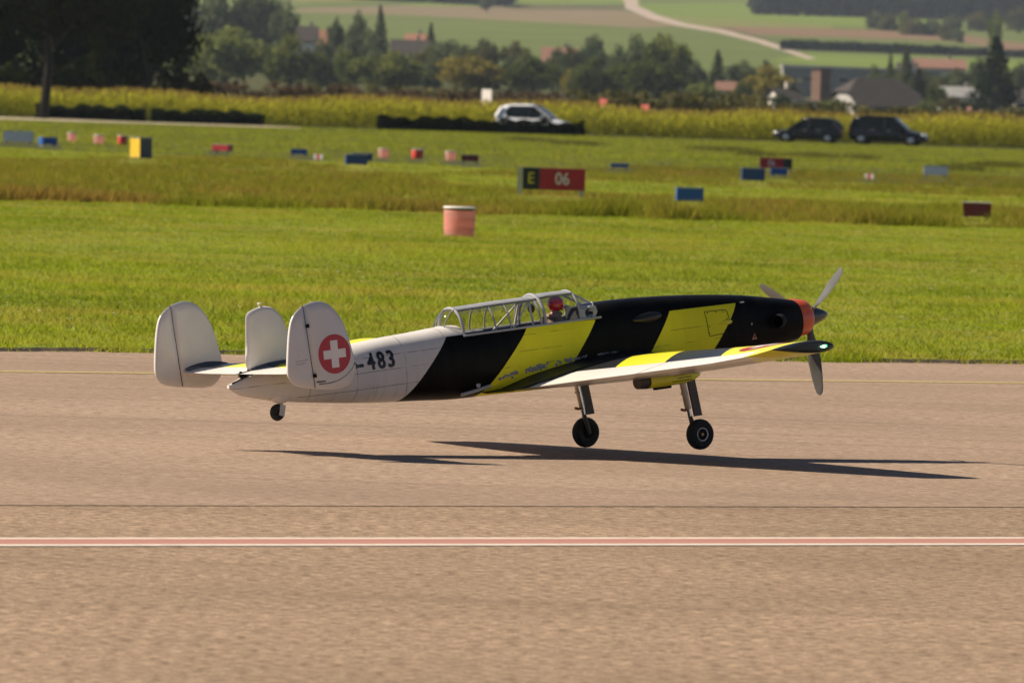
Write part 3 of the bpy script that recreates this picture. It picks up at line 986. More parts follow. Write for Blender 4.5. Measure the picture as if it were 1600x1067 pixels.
house('village_house', 462, 498, 40, 62, 1130, WW, RD, 'house with a dark roof left of the leftmost orange roof', depth=9)
house('village_house', 494, 522, 46, 74, 1145, WW, RO, 'house with the leftmost orange tiled roof', depth=9)
house('village_house', 632, 668, 52, 69, 1160, WW, RO, 'house with the middle orange tiled roof on the skyline of the village', depth=9)
house('village_house', 610, 674, 61, 84, 1110, WD, RD, 'house with a wide dark roof just below the middle orange roof', depth=10)
house('village_house', 846, 905, 73, 96, 1090, WW, RR_, 'house with a broad reddish roof behind the white car', depth=12)
house('village_house', 1118, 1152, 126, 138, 950, WPALE, RR_, 'small pinkish house partly hidden left of the golden-yellow tree', depth=6, nwin=2, chim=False)
house('village_house', 1428, 1512, 91, 104, 1150, WPALE, RR_, 'long house with a red roof left of the tall spruce', depth=10)
house('village_house', 1402, 1436, 97, 112, 1130, WW, RD, 'small house with a dark roof below the long red roof', depth=8)
house('village_house', 1466, 1532, 134, 148, 900, WW, WG, 'pale low house left of the tall spruce', depth=8, chim=True)
house('village_house', 1584, 1640, 138, 152, 900, WW, RD, 'white house cut by the right edge', depth=8)
house('cottage', 1188, 1264, 136, 157, 815, WW, RD, 'white cottage with a dark roof and pale chimney below the golden-yellow tree', rz=.5, depth=8, gable=True)
house('farmhouse', 1292, 1452, 121, 163, 845, plain('shaded_render', (.36, .35, .33), .9, scale=.6), RD, 'big farmhouse with white gable and huge dark half-hipped roof', 'farmhouse', rz=.42, depth=13, gable=True, hip=2.4, nwin=5, chim=False)  # white render made duller: the gable's shade is put into its colour
# long flat-roofed hall
def block(name, px0, px1, ytop, D, depth, wall, trim, label, cat, slope=True, nwin=0, rz=0.0, th=.5):
    if D >= 780: D = D * SC
    P0, P1 = at(px0, ytop, D), at(px1, ytop + (px1 - px0) * .0314, D)
    z0 = zt(D); L = P1[0] - P0[0]; H = P0[2] - z0
    root = empty(name, ((P0[0] + P1[0]) / 2, D + depth / 2, z0 - .3), rz)
    tag(root, label, cat, 'houses of the village' if cat != 'wall' else None)
    MB().box((0, 0, (H - th) / 2 + .15), (L - .6, depth - .6, H - th + .3)).build('wall', wall, root)
    MB().box((0, 0, H + .3 - th / 2), (L, depth, th)).build('roof', trim, root)
    for i in range(nwin):
        f = MB().box((-L / 2 + L * (i + .5) / nwin, -depth / 2 + .27, H * .62), (L / nwin * .6, .08, 1.2)).build('window', M_FRAME, root)
        MB().box((-L / 2 + L * (i + .5) / nwin, -depth / 2 + .22, H * .62), (L / nwin * .6 - .2, .05, 1.0)).build('pane', GLASS_D, f)
    return root
block('hall', 1222, 1472, 102, 1060, 16, WG, plain('pale_sheet_roof', (.6, .58, .55), .6, scale=.3), 'long low hall with a flat pale roof edge', 'hall', nwin=9, th=.35)
block('silo_block', 1270, 1298, 106, 880, 3.0, WB, WD, 'narrow brown and dark tower block beside the farmhouse gable', 'building', rz=.75, th=.2)
block('barn', 1240, 1292, 157, 800, 5, WW, WG, 'low white farm building between cottage and farmhouse gable', 'building', th=.15)
block('farmyard_wall', 1358, 1442, 167, 795, .6, WPALE, WG, 'long pale farmyard wall under the big dark roof', 'wall', th=.08)
block('shed', 878, 904, 147, 790, 3, WW, WW, 'tiny white shed under the trees right of the white car', 'shed', th=.2)
block('barrier', 905, 1046, 167.5, 735, 1.0, WPALE, WPALE, 'long low pale barrier behind the corn right of the white car', 'wall', th=.08)
def mound():
    a = at(1512, 171, 757); z0 = zt(757)
    b = bmesh.new(); bmesh.ops.create_icosphere(b, subdivisions=4, radius=1)
    for v in b.verts:
        v.co *= 1 + .12 * math.sin(v.co.x * 7 + 1) * math.sin(v.co.y * 5) + .07 * math.sin(v.co.x * 15)
    me = bpy.data.meshes.new('earth_mound'); b.to_mesh(me); b.free()
    o = new_obj('earth_mound', me, plain('red_earth', (.22, .11, .075), .95, var=.3, scale=2)); o.location = (a[0], 757, z0 - .2); o.scale = (1.9, 2.0, a[2] - z0 + .2)
    tag(o, 'mound of reddish earth left of the foot of the tall spruce', 'mound')
mound()
def post_sign(px, ytop, ybot, wpx, D, mat, label, base=None, z0=None, rz=-.75):
    P = at(px, ytop, D); Q = at(px, ybot, D); z0 = zt(D) if z0 is None else z0
    w = wpx / F * D
    root = empty('sign', (P[0], D, z0), rz); w /= math.cos(rz); tag(root, label, 'sign')
    MB().box((0, 0, (P[2] + Q[2]) / 2 - z0), (w, .05, P[2] - Q[2])).build('panel', mat, root)
    MB().tube([(0, .06, -.2), (0, .06, P[2] - z0 - .05)], .04, 8).build('post', WG, root)
M_SW, M_SR = plain('sign_white', (.72, .68, .62), .6), plain('sign_red', (.55, .12, .09), .6)
post_sign(761, 140, 164, 15, 700, M_SW, 'white sign board standing in the corn left of the white car')
post_sign(943, 155, 167, 13, 728, M_SR, 'left one of two small red signs before the pale barrier')
post_sign(1008, 164, 173, 13, 728, M_SR, 'right one of two small red signs before the pale barrier')

# ------------------------------------------------------------------ airfield markers
def text_mesh(name, s, size, bold=0.0, sx=1.0, depth=.002, align='CENTER'):
    cu = bpy.data.curves.new(name, 'FONT')
    cu.body = s; cu.size = size; cu.offset = bold; cu.extrude = depth; cu.align_x = align; cu.align_y = 'CENTER'; cu.resolution_u = 4
    ob = bpy.data.objects.new('tmp', cu); COL.objects.link(ob)
    dg = bpy.context.evaluated_depsgraph_get(); dg.update()
    me = bpy.data.meshes.new_from_object(ob.evaluated_get(dg))
    bpy.data.objects.remove(ob); bpy.data.curves.remove(cu)
    me.name = name
    for v in me.vertices: v.co.x *= sx
    return me
M_BLUE = plain('blue_panel', (.022, .10, .34), .5, spec=.4)
M_GREY = plain('grey_metal', (.30, .31, .32), .45, .3)
M_RED = plain('red_panel', (.40, .012, .02), .5)
M_DRED = plain('dark_red_panel', (.16, .01, .015), .5)
M_BLACK = plain('black_panel', (.012, .012, .010), .5)
M_WHITE = plain('white_plastic', (.75, .72, .66), .5)
M_PINK, t_, b_ = nt('faded_red_plastic')
o_ = [n for n in t_.nodes if n.type == 'OUTPUT_MATERIAL'][0]
b_.inputs['Base Color'].default_value = (.94, .58, .51, 1); b_.inputs['Roughness'].default_value = .6
l_ = t_.nodes.new('ShaderNodeBsdfTranslucent'); l_.inputs['Color'].default_value = (.97, .62, .54, 1)
x_ = t_.nodes.new('ShaderNodeMixShader'); x_.inputs[0].default_value = .75
t_.links.new(b_.outputs[0], x_.inputs[1]); t_.links.new(l_.outputs[0], x_.inputs[2]); t_.links.new(x_.outputs[0], o_.inputs['Surface'])
M_RDPL = plain('bright_red_plastic', (.62, .05, .035), .5)
M_YEL = plain('yellow_panel', (.75, .48, .03), .5)
M_YTX = plain('yellow_letter', (.75, .58, .03), .5)
SIGN_GROUP = 'airfield sign boxes in the grass'
def sign_box(px, ybase, wpx, hpx, face, label, rz=0.0, name='sign_box', lid=M_GREY, depth=.28, legs=True, group=SIGN_GROUP, taper=1.0, grey=False):
    P = gpt(px, ybase); D = P[1]
    w, h = wpx / F * D, hpx / F * D
    root = empty(name, (P[0], D, 0), rz); tag(root, label, 'airfield sign', group)
    lh = .04 if legs else 0.0
    MB().box((0, depth / 2, lh + (h - lh) / 2), (w, depth, h - lh - .02), taper=taper).build('housing', face if not grey else lid, root)
    MB().box((0, -.006, lh + (h - lh) / 2), (w * .965, .012, (h - lh) * .93)).build('face_panel', face, root)
    MB().box((0, depth / 2, h + .004), (w * 1.05, depth * 1.1, .02)).build('lid', lid, root)
    if legs:
        for s in (-1, 1):
            MB().box((s * w * .38, depth / 2, lh / 2 + .0), (.05, depth * .8, lh + .05)).build('foot', M_GREY, root)
    return root
M_GPALE = plain('pale_grey_panel', (.72, .73, .72), .5)
M_NAVY = plain('navy_panel', (.012, .05, .19), .5)
sign_box(28, 223.5, 48, 18, M_GPALE, 'wide pale grey sign box at the far left of the grass', grey=True)
sign_box(78, 228, 27, 13, M_BLUE, 'small blue sign box right of the wide pale grey one', rz=.55)
sign_box(344, 237.5, 30, 11, M_RED, 'small red sign box alone in the left part of the grass', rz=-.5)
sign_box(467, 243.5, 26, 10, M_BLUE, 'small flat blue sign box between the lone red one and the pair of blue ones')
sign_box(557, 260, 34, 18, M_NAVY, 'front one of two overlapping blue sign boxes', rz=.1)
sign_box(566, 254, 32, 14, M_NAVY, 'rear one of two overlapping blue sign boxes', rz=.1)
sign_box(734, 254.5, 27, 12, M_DRED, 'small dark red sign box right of the row of red and white drums')
sign_box(968, 264, 28, 8, M_BLUE, 'flat blue sign box behind and right of the runway number sign')
sign_box(1078, 318, 42, 24, M_BLUE, 'blue sign box nearest to the runway, right of the runway number sign', rz=.06)
sign_box(1177, 285, 36, 22, M_NAVY, 'dark blue sign box standing before the red and black sign', rz=.05)
sign_box(1217, 276, 26, 13, M_BLUE, 'small blue sign box under the red and black sign')
sign_box(1462, 276, 38, 16, M_GPALE, 'pale grey sign box at the right side of the grass', grey=True)
sign_box(1526, 343, 44, 26, M_DRED, 'dark red sign box with a pale lid near the right edge', lid=M_WHITE, rz=-.04)
# yellow and dark corner box
def corner_box():
    P = gpt(220, 249); D = P[1]; w = 25 / F * D; h = 33 / F * D
    root = empty('marker_box', (P[0], D, 0), math.radians(43)); tag(root, 'upright marker box, its left face yellow and its right face dark blue-grey', 'marker box')
    MB().box((0, 0, h / 2), (w, w, h), taper=.94).build('housing', plain('dark_blue_grey', (.05, .06, .075), .5), root)
    MB().box((-w * .49 - .004, 0, h * .5), (.012, w * .92, h * .94), ry=-.03).build('face_panel', M_YEL, root)
    MB().box((0, 0, h + .012), (w * 1.08, w * 1.08, .02)).build('lid', M_GREY, root)
corner_box()
def sign_wide(px0, px1, ytop, ybot, ybase, D, blackfirst, txt, label, letter=None):
    p0 = at(px0, ytop, D); p1 = at(px1, ytop, D); q = at((px0 + px1) / 2, ybot, D); pc = at((px0 + px1) / 2, ytop, D)
    w = p1[0] - p0[0]; h = pc[2] - q[2]
    root = empty('runway_sign', ((p0[0] + p1[0]) / 2, D, 0)); tag(root, label, 'airfield sign')
    zc = pc[2] - h / 2
    kb = .27
    s = 1 if blackfirst else -1
    MB().box((0, .05, zc), (w, .09, h)).build('housing', M_GREY, root)
    MB().box((s * (-w / 2 + kb * w / 2), -.004, zc), (kb * w - .01, .014, h * .98)).build('black_panel', M_BLACK, root)
    MB().box((s * (kb * w / 2), -.004, zc), ((1 - kb) * w - .01, .014, h * .98)).build('red_panel', M_RED, root)
    t = new_obj('runway_number', text_mesh('runway_number', txt, h * .78, .002, .85), M_WHITE, root, (s * kb * w / 2, -.015, zc)); t.rotation_euler = (math.pi / 2, 0, 0)
    if letter:
        t = new_obj('letter', text_mesh('letter', letter, h * .72, .0, .95), M_YTX, root, (s * (-w / 2 + kb * w / 2), -.015, zc)); t.rotation_euler = (math.pi / 2, 0, 0)
    for sx in ((-w / 2 - .05, w * .44) if blackfirst else (-w * .44, w / 2 - .04)):
        MB().box((sx, .05, (zc + (h / 2 if abs(sx) > w / 2 else -h / 2)) / 2 - .03), (.085, .085, (zc + (h / 2 if abs(sx) > w / 2 else -h / 2)) + .06)).build('post', plain('post_white', (.5, .48, .4), .7), root)
    return root
sign_wide(817, 915, 263, 297.5, 308, gpt(864, 309)[1], True, '06', 'red sign with white 06 and a black and yellow end panel on two pale posts', 'E')
sign_wide(1187, 1238, 247, 263.5, 268, gpt(1212, 268.5)[1], False, '06', 'smaller red sign with a black right end above two blue boxes', None)
# drums
def drum(px, ybase, wpx, hpx, mat, label, group='red and white marker drums in the grass', name='marker_drum'):
    P = gpt(px, ybase); D = P[1]
    r = wpx / F * D / 2; h = hpx / F * D
    root = empty(name, (P[0], D, 0), .3); tag(root, label, 'marker drum', group)
    MB().lathe([(r * .93, -.01), (r * .945, h * .02), (r * .95, h * .05), (r * 1.0, h * .84), (r * .98, h * .875), (r * .9, h * .88)], n=28).build('body', mat, root, smooth=True, angle=40)
    MB().lathe([(r * .86, h * .87), (r * .86, h * .945)], n=28).build('neck', M_BLACK, root, smooth=True, angle=40)
    MB().lathe([(r * .9, h * .935), (r * 1.02, h * .94), (r * 1.04, h * .96), (r * 1.03, h * .985), (r * .98, h), (r * .6, h * 1.004), (0.0, h * 1.005)], n=28).build('lid', M_WHITE, root, smooth=True, angle=50)
    if wpx > 40:
        for i in range(2):
            MB().lathe([(r * (.962 + .018 * i), h * (.30 + .28 * i)), (r * (.978 + .018 * i), h * (.31 + .28 * i)), (r * (.979 + .018 * i), h * (.325 + .28 * i)), (r * (.964 + .018 * i), h * (.335 + .28 * i))], n=28).build('rib', mat, root, smooth=True)
    return root
drum(717, 373, 50, 50, M_PINK, 'largest and nearest drum, faded pinkish red with a white lid')
drum(112, 222.5, 14, 15, M_PINK, 'leftmost of three small red and white drums at left')
drum(154, 226, 16, 15, M_PINK, 'middle one of three small red and white drums at left')
drum(191, 227, 15, 15, M_RDPL, 'small red drum just left of the yellow marker box')
drum(599, 246.5, 17, 14, M_PINK, 'pale pinkish small drum right of the pair of blue boxes')
drum(652, 247.5, 19, 14, M_RDPL, 'strong red small drum, middle of the three drums left of the dark red box')
drum(704, 250.5, 17, 14, M_PINK, 'small red drum beside the dark red box')
def low_marker(px, ybase, label):
    P = gpt(px, ybase); D = P[1]; w = 14 / F * D
    root = empty('low_marker', (P[0], D, 0)); tag(root, label, 'marker', 'low red and white markers in the grass')
    for i in range(3):
        x0, x1 = -w / 2 + w * i / 3, -w / 2 + w * (i + 1) / 3
        MB().add([(x0, -.1, 0), (x1, -.1, 0), (x1, .1, 0), (x0, .1, 0), (x0, -.03, .14), (x1, -.03, .14), (x1, .03, .14), (x0, .03, .14)],
                 [(0, 1, 5, 4), (1, 2, 6, 5), (2, 3, 7, 6), (3, 0, 4, 7), (4, 5, 6, 7)]).build('red_segment' if i == 1 else 'white_segment', M_RDPL if i == 1 else M_WHITE, root)
low_marker(497, 249, 'low red and white marker left of the pair of blue boxes')
low_marker(1358, 280, 'low red and white marker left of the pale grey box at right')

# ------------------------------------------------------------------ cars
TYRE = plain('tyre_rubber', (.015, .015, .015), .85)
RIM = plain('alloy_rim', (.45, .45, .46), .3, .8)
LAMP = plain('headlamp_glass', (.75, .75, .72), .08, spec=.8)
TAIL = plain('tail_lamp', (.35, .012, .012), .2)
CHROME = plain('chrome', (.7, .7, .7), .12, 1.0)
CGLASS = plain('car_glass', (.008, .012, .012), .05, spec=.35)
def carpaint(name, c, rough=.25):
    m = plain(name, c, rough, coat=.35 if c[0] < .1 else 1.0, var=.03, spec=.3)
    return m
def ring_loft(st, n=24, e=4.0):
    """st: (x, zb, zt, w) -> closed loft with superellipse rings"""
    b = MB(); V, Fc = [], []
    for x, zb, zt_, w in st:
        zc, h = (zb + zt_) / 2, (zt_ - zb) / 2
        for k in range(n):
            t = 2 * math.pi * (k + .5) / n
            c, s = math.cos(t), math.sin(t)
            V.append((x, w * math.copysign(abs(c) ** (2 / e), c), zc + h * math.copysign(abs(s) ** (2 / e), s)))
    m = len(st)
    for i in range(m - 1):
        for k in range(n):
            Fc.append((i * n + k, i * n + (k + 1) % n, (i + 1) * n + (k + 1) % n, (i + 1) * n + k))
    Fc.append(tuple(range(n))); Fc.append(tuple(range((m - 1) * n, m * n))[::-1])
    return b.add(V, Fc)
def car(px, D, facing, L, H, paint_, label, suv, y0=0.0, yaw=0.0):
    x0 = at(px, 200, D)[0]
    root = empty('parked_car', (x0, D, y0), (0 if facing > 0 else math.pi) + yaw); tag(root, label, 'car', 'cars parked beyond the lawn')
    l, W = L / 2, .89
    belt = H * .60
    lo = [(-l, .42, belt * .92, W * .80), (-l + .06, .30, belt * 1.0, W * .90), (-l + .35, .22, belt * 1.06, W * .98), (-l * .4, .19, belt * 1.02, W), (l * .25, .19, belt * .98, W), (l * .42, .19, belt * .96, W), (l * .62, .20, belt * .88, W * .98), (l * .85, .23, belt * .78, W * .93), (l - .10, .27, belt * .66, W * .82), (l, .36, belt * .52, W * .70)]
    body = ring_loft(lo, 28, 4.2).build('body', paint_, root, smooth=True, angle=35)
    # wheel arches: dark wells
    wb = (-l + .78, l - .82)
    r = .335 if suv else .315
    for xw in wb:
        for s in (-1, 1):
            wl = MB().lathe([(r * .55, -.10), (r * .96, -.105), (r, -.07), (r, .07), (r * .96, .105), (r * .55, .10)], axis='y', n=20).build('wheel', TYRE, root, (xw, s * (W - .10), r), smooth=True, angle=40)
            MB().lathe([(r * .1, s * .112), (r * .58, s * .108), (r * .64, s * .10), (r * .66, s * .04)], axis='y', n=18).build('rim', RIM, wl, smooth=True, angle=40)
            MB().lathe([(r * 1.13, s * .012), (r * 1.13, s * .02), (r * .4, s * .02)], axis='y', n=20).build('wheel_arch', TYRE, root, (xw, s * (W - .012), r + .02))
    # greenhouse
    if suv: gh = [(-l + .10, belt * .98, .74), (-l + .28, H * .93, .67), (-l + .75, H * .99, .66), (0, H, .655), (l * .18, H * .985, .65), (l * .50, belt * 1.0, .70)]
    else: gh = [(-l + .08, belt * .98, .74), (-l + .40, H * .93, .66), (-l + .9, H * .995, .645), (-.1, H, .64), (l * .12, H * .97, .635), (l * .54, belt * .97, .72)]
    V, Fc = [], []
    for x, z, w in gh:
        zb = belt * .93; f = (z - zb) / (H - zb)
        wt = W * .93 - (W * .93 - w) * f
        V += [(x, -W * .94, zb), (x, -wt, z - .05), (x, -wt + .12, z), (x, wt - .12, z), (x, wt, z - .05), (x, W * .94, zb)]
    for i in range(len(gh) - 1):
        for k in range(5):
            Fc.append((i * 6 + k, i * 6 + k + 1, i * 6 + 7 + k, i * 6 + 6 + k))
    Fc.append((5, 4, 3, 2, 1, 0)); n = (len(gh) - 1) * 6; Fc.append(tuple(n + k for k in range(6)))
    g = MB().add(V, Fc)
    g.build('glasshouse', CGLASS, root, smooth=True, angle=20)
    rf = MB()
    V, Fc = [], []
    for x, z, w in gh[1:-1]:
        V += [(x, -w - .004, z - .07), (x, -w + .1, z + .012), (x, 0, z + .03), (x, w - .1, z + .012), (x, w + .004, z - .07)]
    for i in range(len(gh) - 3):
        for k in range(4): Fc.append((i * 5 + k, i * 5 + k + 1, i * 5 + 6 + k, i * 5 + 5 + k))
    roof = rf.add(V, Fc).build('roof', paint_, root, smooth=True)
    md = roof.modifiers.new('solid', 'SOLIDIFY'); md.thickness = .03
    for s in (-1, 1):
        pil = MB()
        def P(i, f):
            x, z, w = gh[i]; zb = belt * .93; ff = (z - zb) / (H - zb); wt = W * .93 - (W * .93 - w) * ff
            return (x, s * (W * .945 + (wt - W * .94) * f + .004), zb + (z - .05 - zb) * f)
        a = P(-1, 0); b_ = P(-2, 1)
        pil.tube([a, (b_[0], b_[1], b_[2])], .035, 6)
        pil.tube([P(0, 0), P(1, 1)], .06 if suv else .11, 6)
        if not suv:      # broad body-coloured rear quarter of the hatchback
            k = len(pil.v)
            q4 = [P(0, 0), P(1, 0), P(2, .02), P(2, .55), P(2, 1.0), P(1, 1)]
            q4[2] = (q4[2][0] - .18, q4[2][1], q4[2][2]); q4[3] = (q4[3][0] - .32, q4[3][1], q4[3][2])
            pil.add([(a, b__ + s * .012, c) for a, b__, c in q4], [(0, 1, 2, 3, 4, 5) if s < 0 else (5, 4, 3, 2, 1, 0)])
        pil.build('pillar', paint_, root)
        bp = MB()
        bp.tube([(-.12, s * W * .945, belt * .95), (-.14, s * (gh[3][2] + .01), H - .06)], .03, 6)
        bp.build('door_pillar', TYRE, root)
        MB().box((l * .34, s * (W + .09), belt * 1.04), (.16, .2, .12)).build('mirror', paint_, root)
        MB().box((l * .06, s * (W + .012), belt * .88), (.2, .03, .035)).build('door_handle', CHROME, root)
        MB().box((-l * .36, s * (W + .012), belt * .90), (.2, .03, .035)).build('door_handle', CHROME, root)
        MB().lathe([(.0, .10), (.09, .08), (.13, .0), (.10, -.1)], axis='x', n=14).build('headlight', LAMP, root, (l - .16, s * W * .66, belt * .62), smooth=True)
        MB().box((-l + .06, s * W * .78, belt * .86), (.10, .2, .26)).build('tail_light', TAIL, root)
    MB().box((l - .02, 0, .36), (.06, .9, .14)).build('grille', TYRE, root)
    MB().box((l - .01, 0, .52), (.04, .48, .11)).build('number_plate', M_WHITE, root)
    if suv:
        for s in (-1, 1):
            MB().tube([(-l + .8, s * .58, H + .0), (-l + .9, s * .58, H + .05), (l * .1, s * .58, H + .05), (l * .16, s * .58, H - .01)], .02, 6).build('roof_rail', CHROME if suv > 1 else TYRE, root)
    return root
car(835, 600, 1, 4.45, 1.70, carpaint('white_car_paint', (.84, .86, .88)), 'white hatchback behind the long clipped dark hedge', 0, yaw=-.28)
car(1263.5, 589, -1, 4.05, 1.46, carpaint('black_car_paint', (.010, .011, .013)), 'smaller black hatchback facing left at the edge of the corn', 0, yaw=-.16)
car(1389, 589, 1, 4.55, 1.66, carpaint('black_suv_paint', (.008, .009, .011)), 'larger black estate car facing right at the edge of the corn', 1, yaw=-.2)
# ------------------------------------------------------------------ the aeroplane (modelled in full-size metres, placed as a 1:3.1 flying model)
K = 0.32306
PR = np.array([[0.7953174467, -0.5945553971, -0.1182118382], [0.5938484648, 0.8033178016, -0.0449945611], [0.1217134331, -0.0344149592, 0.9919684727]])
PT = np.array([4.978, 159.499, 2.253])
OFF = np.array([-5.0, 0.0, -1.7])
def plane_matrix(o):
    Mx = Matrix.Identity(4)
    for i in range(3):
        for j in range(3): Mx[i][j] = PR[i][j] * K
    p = (PT + PR @ np.array(o)) * K
    for i in range(3): Mx[i][3] = p[i]
    return Mx
plane = bpy.data.objects.new('airplane', None); COL.objects.link(plane)
plane.matrix_world = plane_matrix(OFF)
tag(plane, 'three-finned propeller aeroplane with black and yellow bands and number 483, just above the runway', 'airplane')
LOC = tuple(-OFF)
def part(mb, name, mat, parent=None, smooth=True, angle=35, me=None):
    if me is None: me = pydata(name, mb.v, mb.f, smooth)
    if smooth and angle: me.set_sharp_from_angle(angle=math.radians(angle))
    if parent is None: return new_obj(name, me, mat, plane, LOC)
    return new_obj(name, me, mat, parent)

def airpaint(name, c, rough=.35, coat=.25, dirt=.18, streak=True):
    m, t, b = nt(name)
    co = objco(t)
    n1 = noise(t, 2.2, 5, co); n2 = noise(t, 1.0, 4, mapping(t, co, (1.2, 6, .9)))
    col = mixc(t, ramp(t, n1, .45, .75, 0, dirt), c, tuple(x * .55 + .01 for x in c))
    col = mixc(t, ramp(t, n2, .52, .75, 0, dirt), col, tuple(x * .6 + .015 for x in c))
    t.links.new(col, b.inputs['Base Color'])
    t.links.new(ramp(t, n1, .3, .7, rough - .06, rough + .1), b.inputs['Roughness'])
    b.inputs['Coat Weight'].default_value = coat; b.inputs['Coat Roughness'].default_value = .2
    return m
C_SIL, C_BLK, C_YEL = (.61, .585, .56), (.0025, .0023, .0023), (.80, .75, .028)
A_SIL = airpaint('silver_paint', C_SIL, .38, .3)
A_BLK = airpaint('black_paint', C_BLK, .4, .05, .5)
A_YEL = airpaint('yellow_paint_aircraft', C_YEL, .4, .2)
A_ORG = airpaint('orange_paint', (.60, .085, .018), .35, .3)
A_WHT = airpaint('white_paint_aircraft', (.74, .70, .66), .35, .3)
A_RED = airpaint('red_roundel_paint', (.42, .010, .018), .4, .2)
A_SPN = airpaint('spinner_paint', (.014, .011, .010), .35, .3)
A_FRM = plain('canopy_frame_paint', (.30, .31, .33), .4, var=.06)
A_DRK = plain('cockpit_dark', (.02, .02, .02), .7)
A_STEEL = plain('gear_steel', (.42, .36, .30), .35, .7, scale=8)
A_BRN = plain('gear_cover', (.07, .055, .045), .55, scale=6)
A_CHR = plain('oleo_chrome', (.7, .68, .64), .15, 1.0)
A_PIT = plain('panel_gap', (.007, .007, .007), .8, spec=.2)

def fuselage_mat():
    m, t, b = nt('fuselage_paint')
    co = objco(t)
    sp = t.nodes.new('ShaderNodeSeparateXYZ'); t.links.new(co, sp.inputs[0])
    x, y, z = sp.outputs
    def S(mm): return math_(t, 'SUBTRACT', x, math_(t, 'MULTIPLY', z, mm))
    g = lambda a, v: math_(t, 'GREATER_THAN', a, v)
    AND = lambda a, c: math_(t, 'MULTIPLY', a, c)
    NOT = lambda a: math_(t, 'SUBTRACT', 1.0, a)
    # black from the first slanted edge forward, but the deck behind the canopy stays silver
    side = math_(t, 'MAXIMUM', NOT(g(z, .492)), g(x, -4.98))
    blk = AND(g(S(.99), -8.20), side)
    ztop = math_(t, 'ADD', math_(t, 'MULTIPLY', math_(t, 'SUBTRACT', -2.1, x), .017), .400)
    below = NOT(g(math_(t, 'SUBTRACT', z, ztop), 0.0))
    y1 = AND(AND(g(S(1.01), -6.66), NOT(g(S(.87), -5.26))), below)
    y2 = AND(AND(g(S(.76), -3.75), NOT(g(S(.83), -2.40))), below)
    yel = math_(t, 'MAXIMUM', y1, y2)
    n1 = noise(t, 2.2, 5, co); n2 = noise(t, 1.0, 4, mapping(t, co, (6, 1, .8)))
    def dirty(c, k): return mixc(t, ramp(t, n2, .5, .75, 0, k), mixc(t, ramp(t, n1, .45, .75, 0, k), c, tuple(v * .55 + .008 for v in c)), tuple(v * .6 + .01 for v in c))
    col = mixc(t, blk, dirty(C_SIL, .18), dirty(C_BLK, .5))
    col = mixc(t, yel, col, dirty(C_YEL, .16))
    # skin joints: fine dark lines, broken up
    def line(v, at_, w):
        return NOT(g(math_(t, 'ABSOLUTE', math_(t, 'SUBTRACT', v, at_)), w))
    jl = None
    for zz in (.34, .12, -.13):
        l = line(z, zz, .005); jl = l if jl is None else math_(t, 'MAXIMUM', jl, l)
    for xx in (-10.3, -9.5, -8.55, -7.75, -6.6, -5.55, -3.3):
        jl = math_(t, 'MAXIMUM', jl, line(x, xx, .005))
    nb = noise(t, 3.0, 2, mapping(t, co, (1, .1, 1)))
    jl = AND(jl, AND(ramp(t, nb, .36, .5), NOT(blk)))
    dr = noise(t, 2.0, 4, mapping(t, co, (9, 1, .35)), .7)
    grime = AND(AND(ramp(t, dr, .52, .72), ramp(t, z, .1, -.4)), NOT(blk))
    col = mixc(t, math_(t, 'MULTIPLY', grime, .45), col, (.16, .13, .105))
    jy = AND(AND(line(z, .12, .004), yel), ramp(t, nb, .45, .55))
    jl = math_(t, 'MAXIMUM', jl, jy)
    jl = math_(t, 'MAXIMUM', jl, AND(AND(line(z, -.1, .004), yel), ramp(t, nb, .5, .55)))
    jl = math_(t, 'MAXIMUM', jl, AND(AND(line(z, .36, .004), y1), ramp(t, nb, .45, .6)))
    col = mixc(t, math_(t, 'MULTIPLY', jl, .7), col, (.03, .028, .025))
    t.links.new(col, b.inputs['Base Color'])
    t.links.new(ramp(t, n1, .3, .7, .33, .48), b.inputs['Roughness'])
    b.inputs['Coat Weight'].default_value = .0; b.inputs['Specular IOR Level'].default_value = .07
    return m
FM = fuselage_mat()

def cr(xs, tab):
    """Catmull-Rom through (x, v...) rows"""
    tab = np.array(tab, float)
    X = tab[:, 0]; Y = tab[:, 1:]
    out = []
    for x in np.atleast_1d(xs):
        i = int(np.clip(np.searchsorted(X, x) - 1, 0, len(X) - 2))
        h = X[i + 1] - X[i]; u = (x - X[i]) / h
        m0 = (Y[i + 1] - Y[i - 1]) / (X[i + 1] - X[i - 1]) if i > 0 else (Y[1] - Y[0]) / (X[1] - X[0])
        m1 = (Y[i + 2] - Y[i]) / (X[i + 2] - X[i]) if i < len(X) - 2 else (Y[-1] - Y[-2]) / (X[-1] - X[-2])
        out.append((2 * u**3 - 3 * u**2 + 1) * Y[i] + (u**3 - 2 * u**2 + u) * h * m0 + (-2 * u**3 + 3 * u**2) * Y[i + 1] + (u**3 - u**2) * h * m1)
    return np.array(out)
#       x      ztop   zbot   half width  exponent
FT = [(-11.60, .190, .130, .030, 2.0), (-11.45, .245, .020, .085, 2.0), (-11.10, .330, -.080, .150, 2.1), (-10.65, .400, -.175, .225, 2.2),
      (-9.70, .515, -.305, .420, 2.4), (-8.75, .585, -.405, .385, 2.5), (-8.20, .603, -.445, .410, 2.6), (-7.54, .632, -.500, .430, 2.7),
      (-6.80, .625, -.515, .445, 2.8), (-5.80, .625, -.540, .450, 2.8), (-4.95, .650, -.560, .450, 2.8), (-4.55, .684, -.565, .450, 2.8), (-3.93, .676, -.560, .450, 2.8),
      (-3.17, .634, -.545, .450, 2.8), (-2.54, .581, -.520, .440, 2.7), (-1.785, .494, -.470, .415, 2.6), (-1.155, .385, -.405, .390, 2.4), (-.86, .330, -.365, .350, 2.3), (-.74, .306, -.345, .325, 2.25)]
def fus(x):
    zt_, zb, w, n = cr(x, FT)[0]
    return zt_, zb, w, n
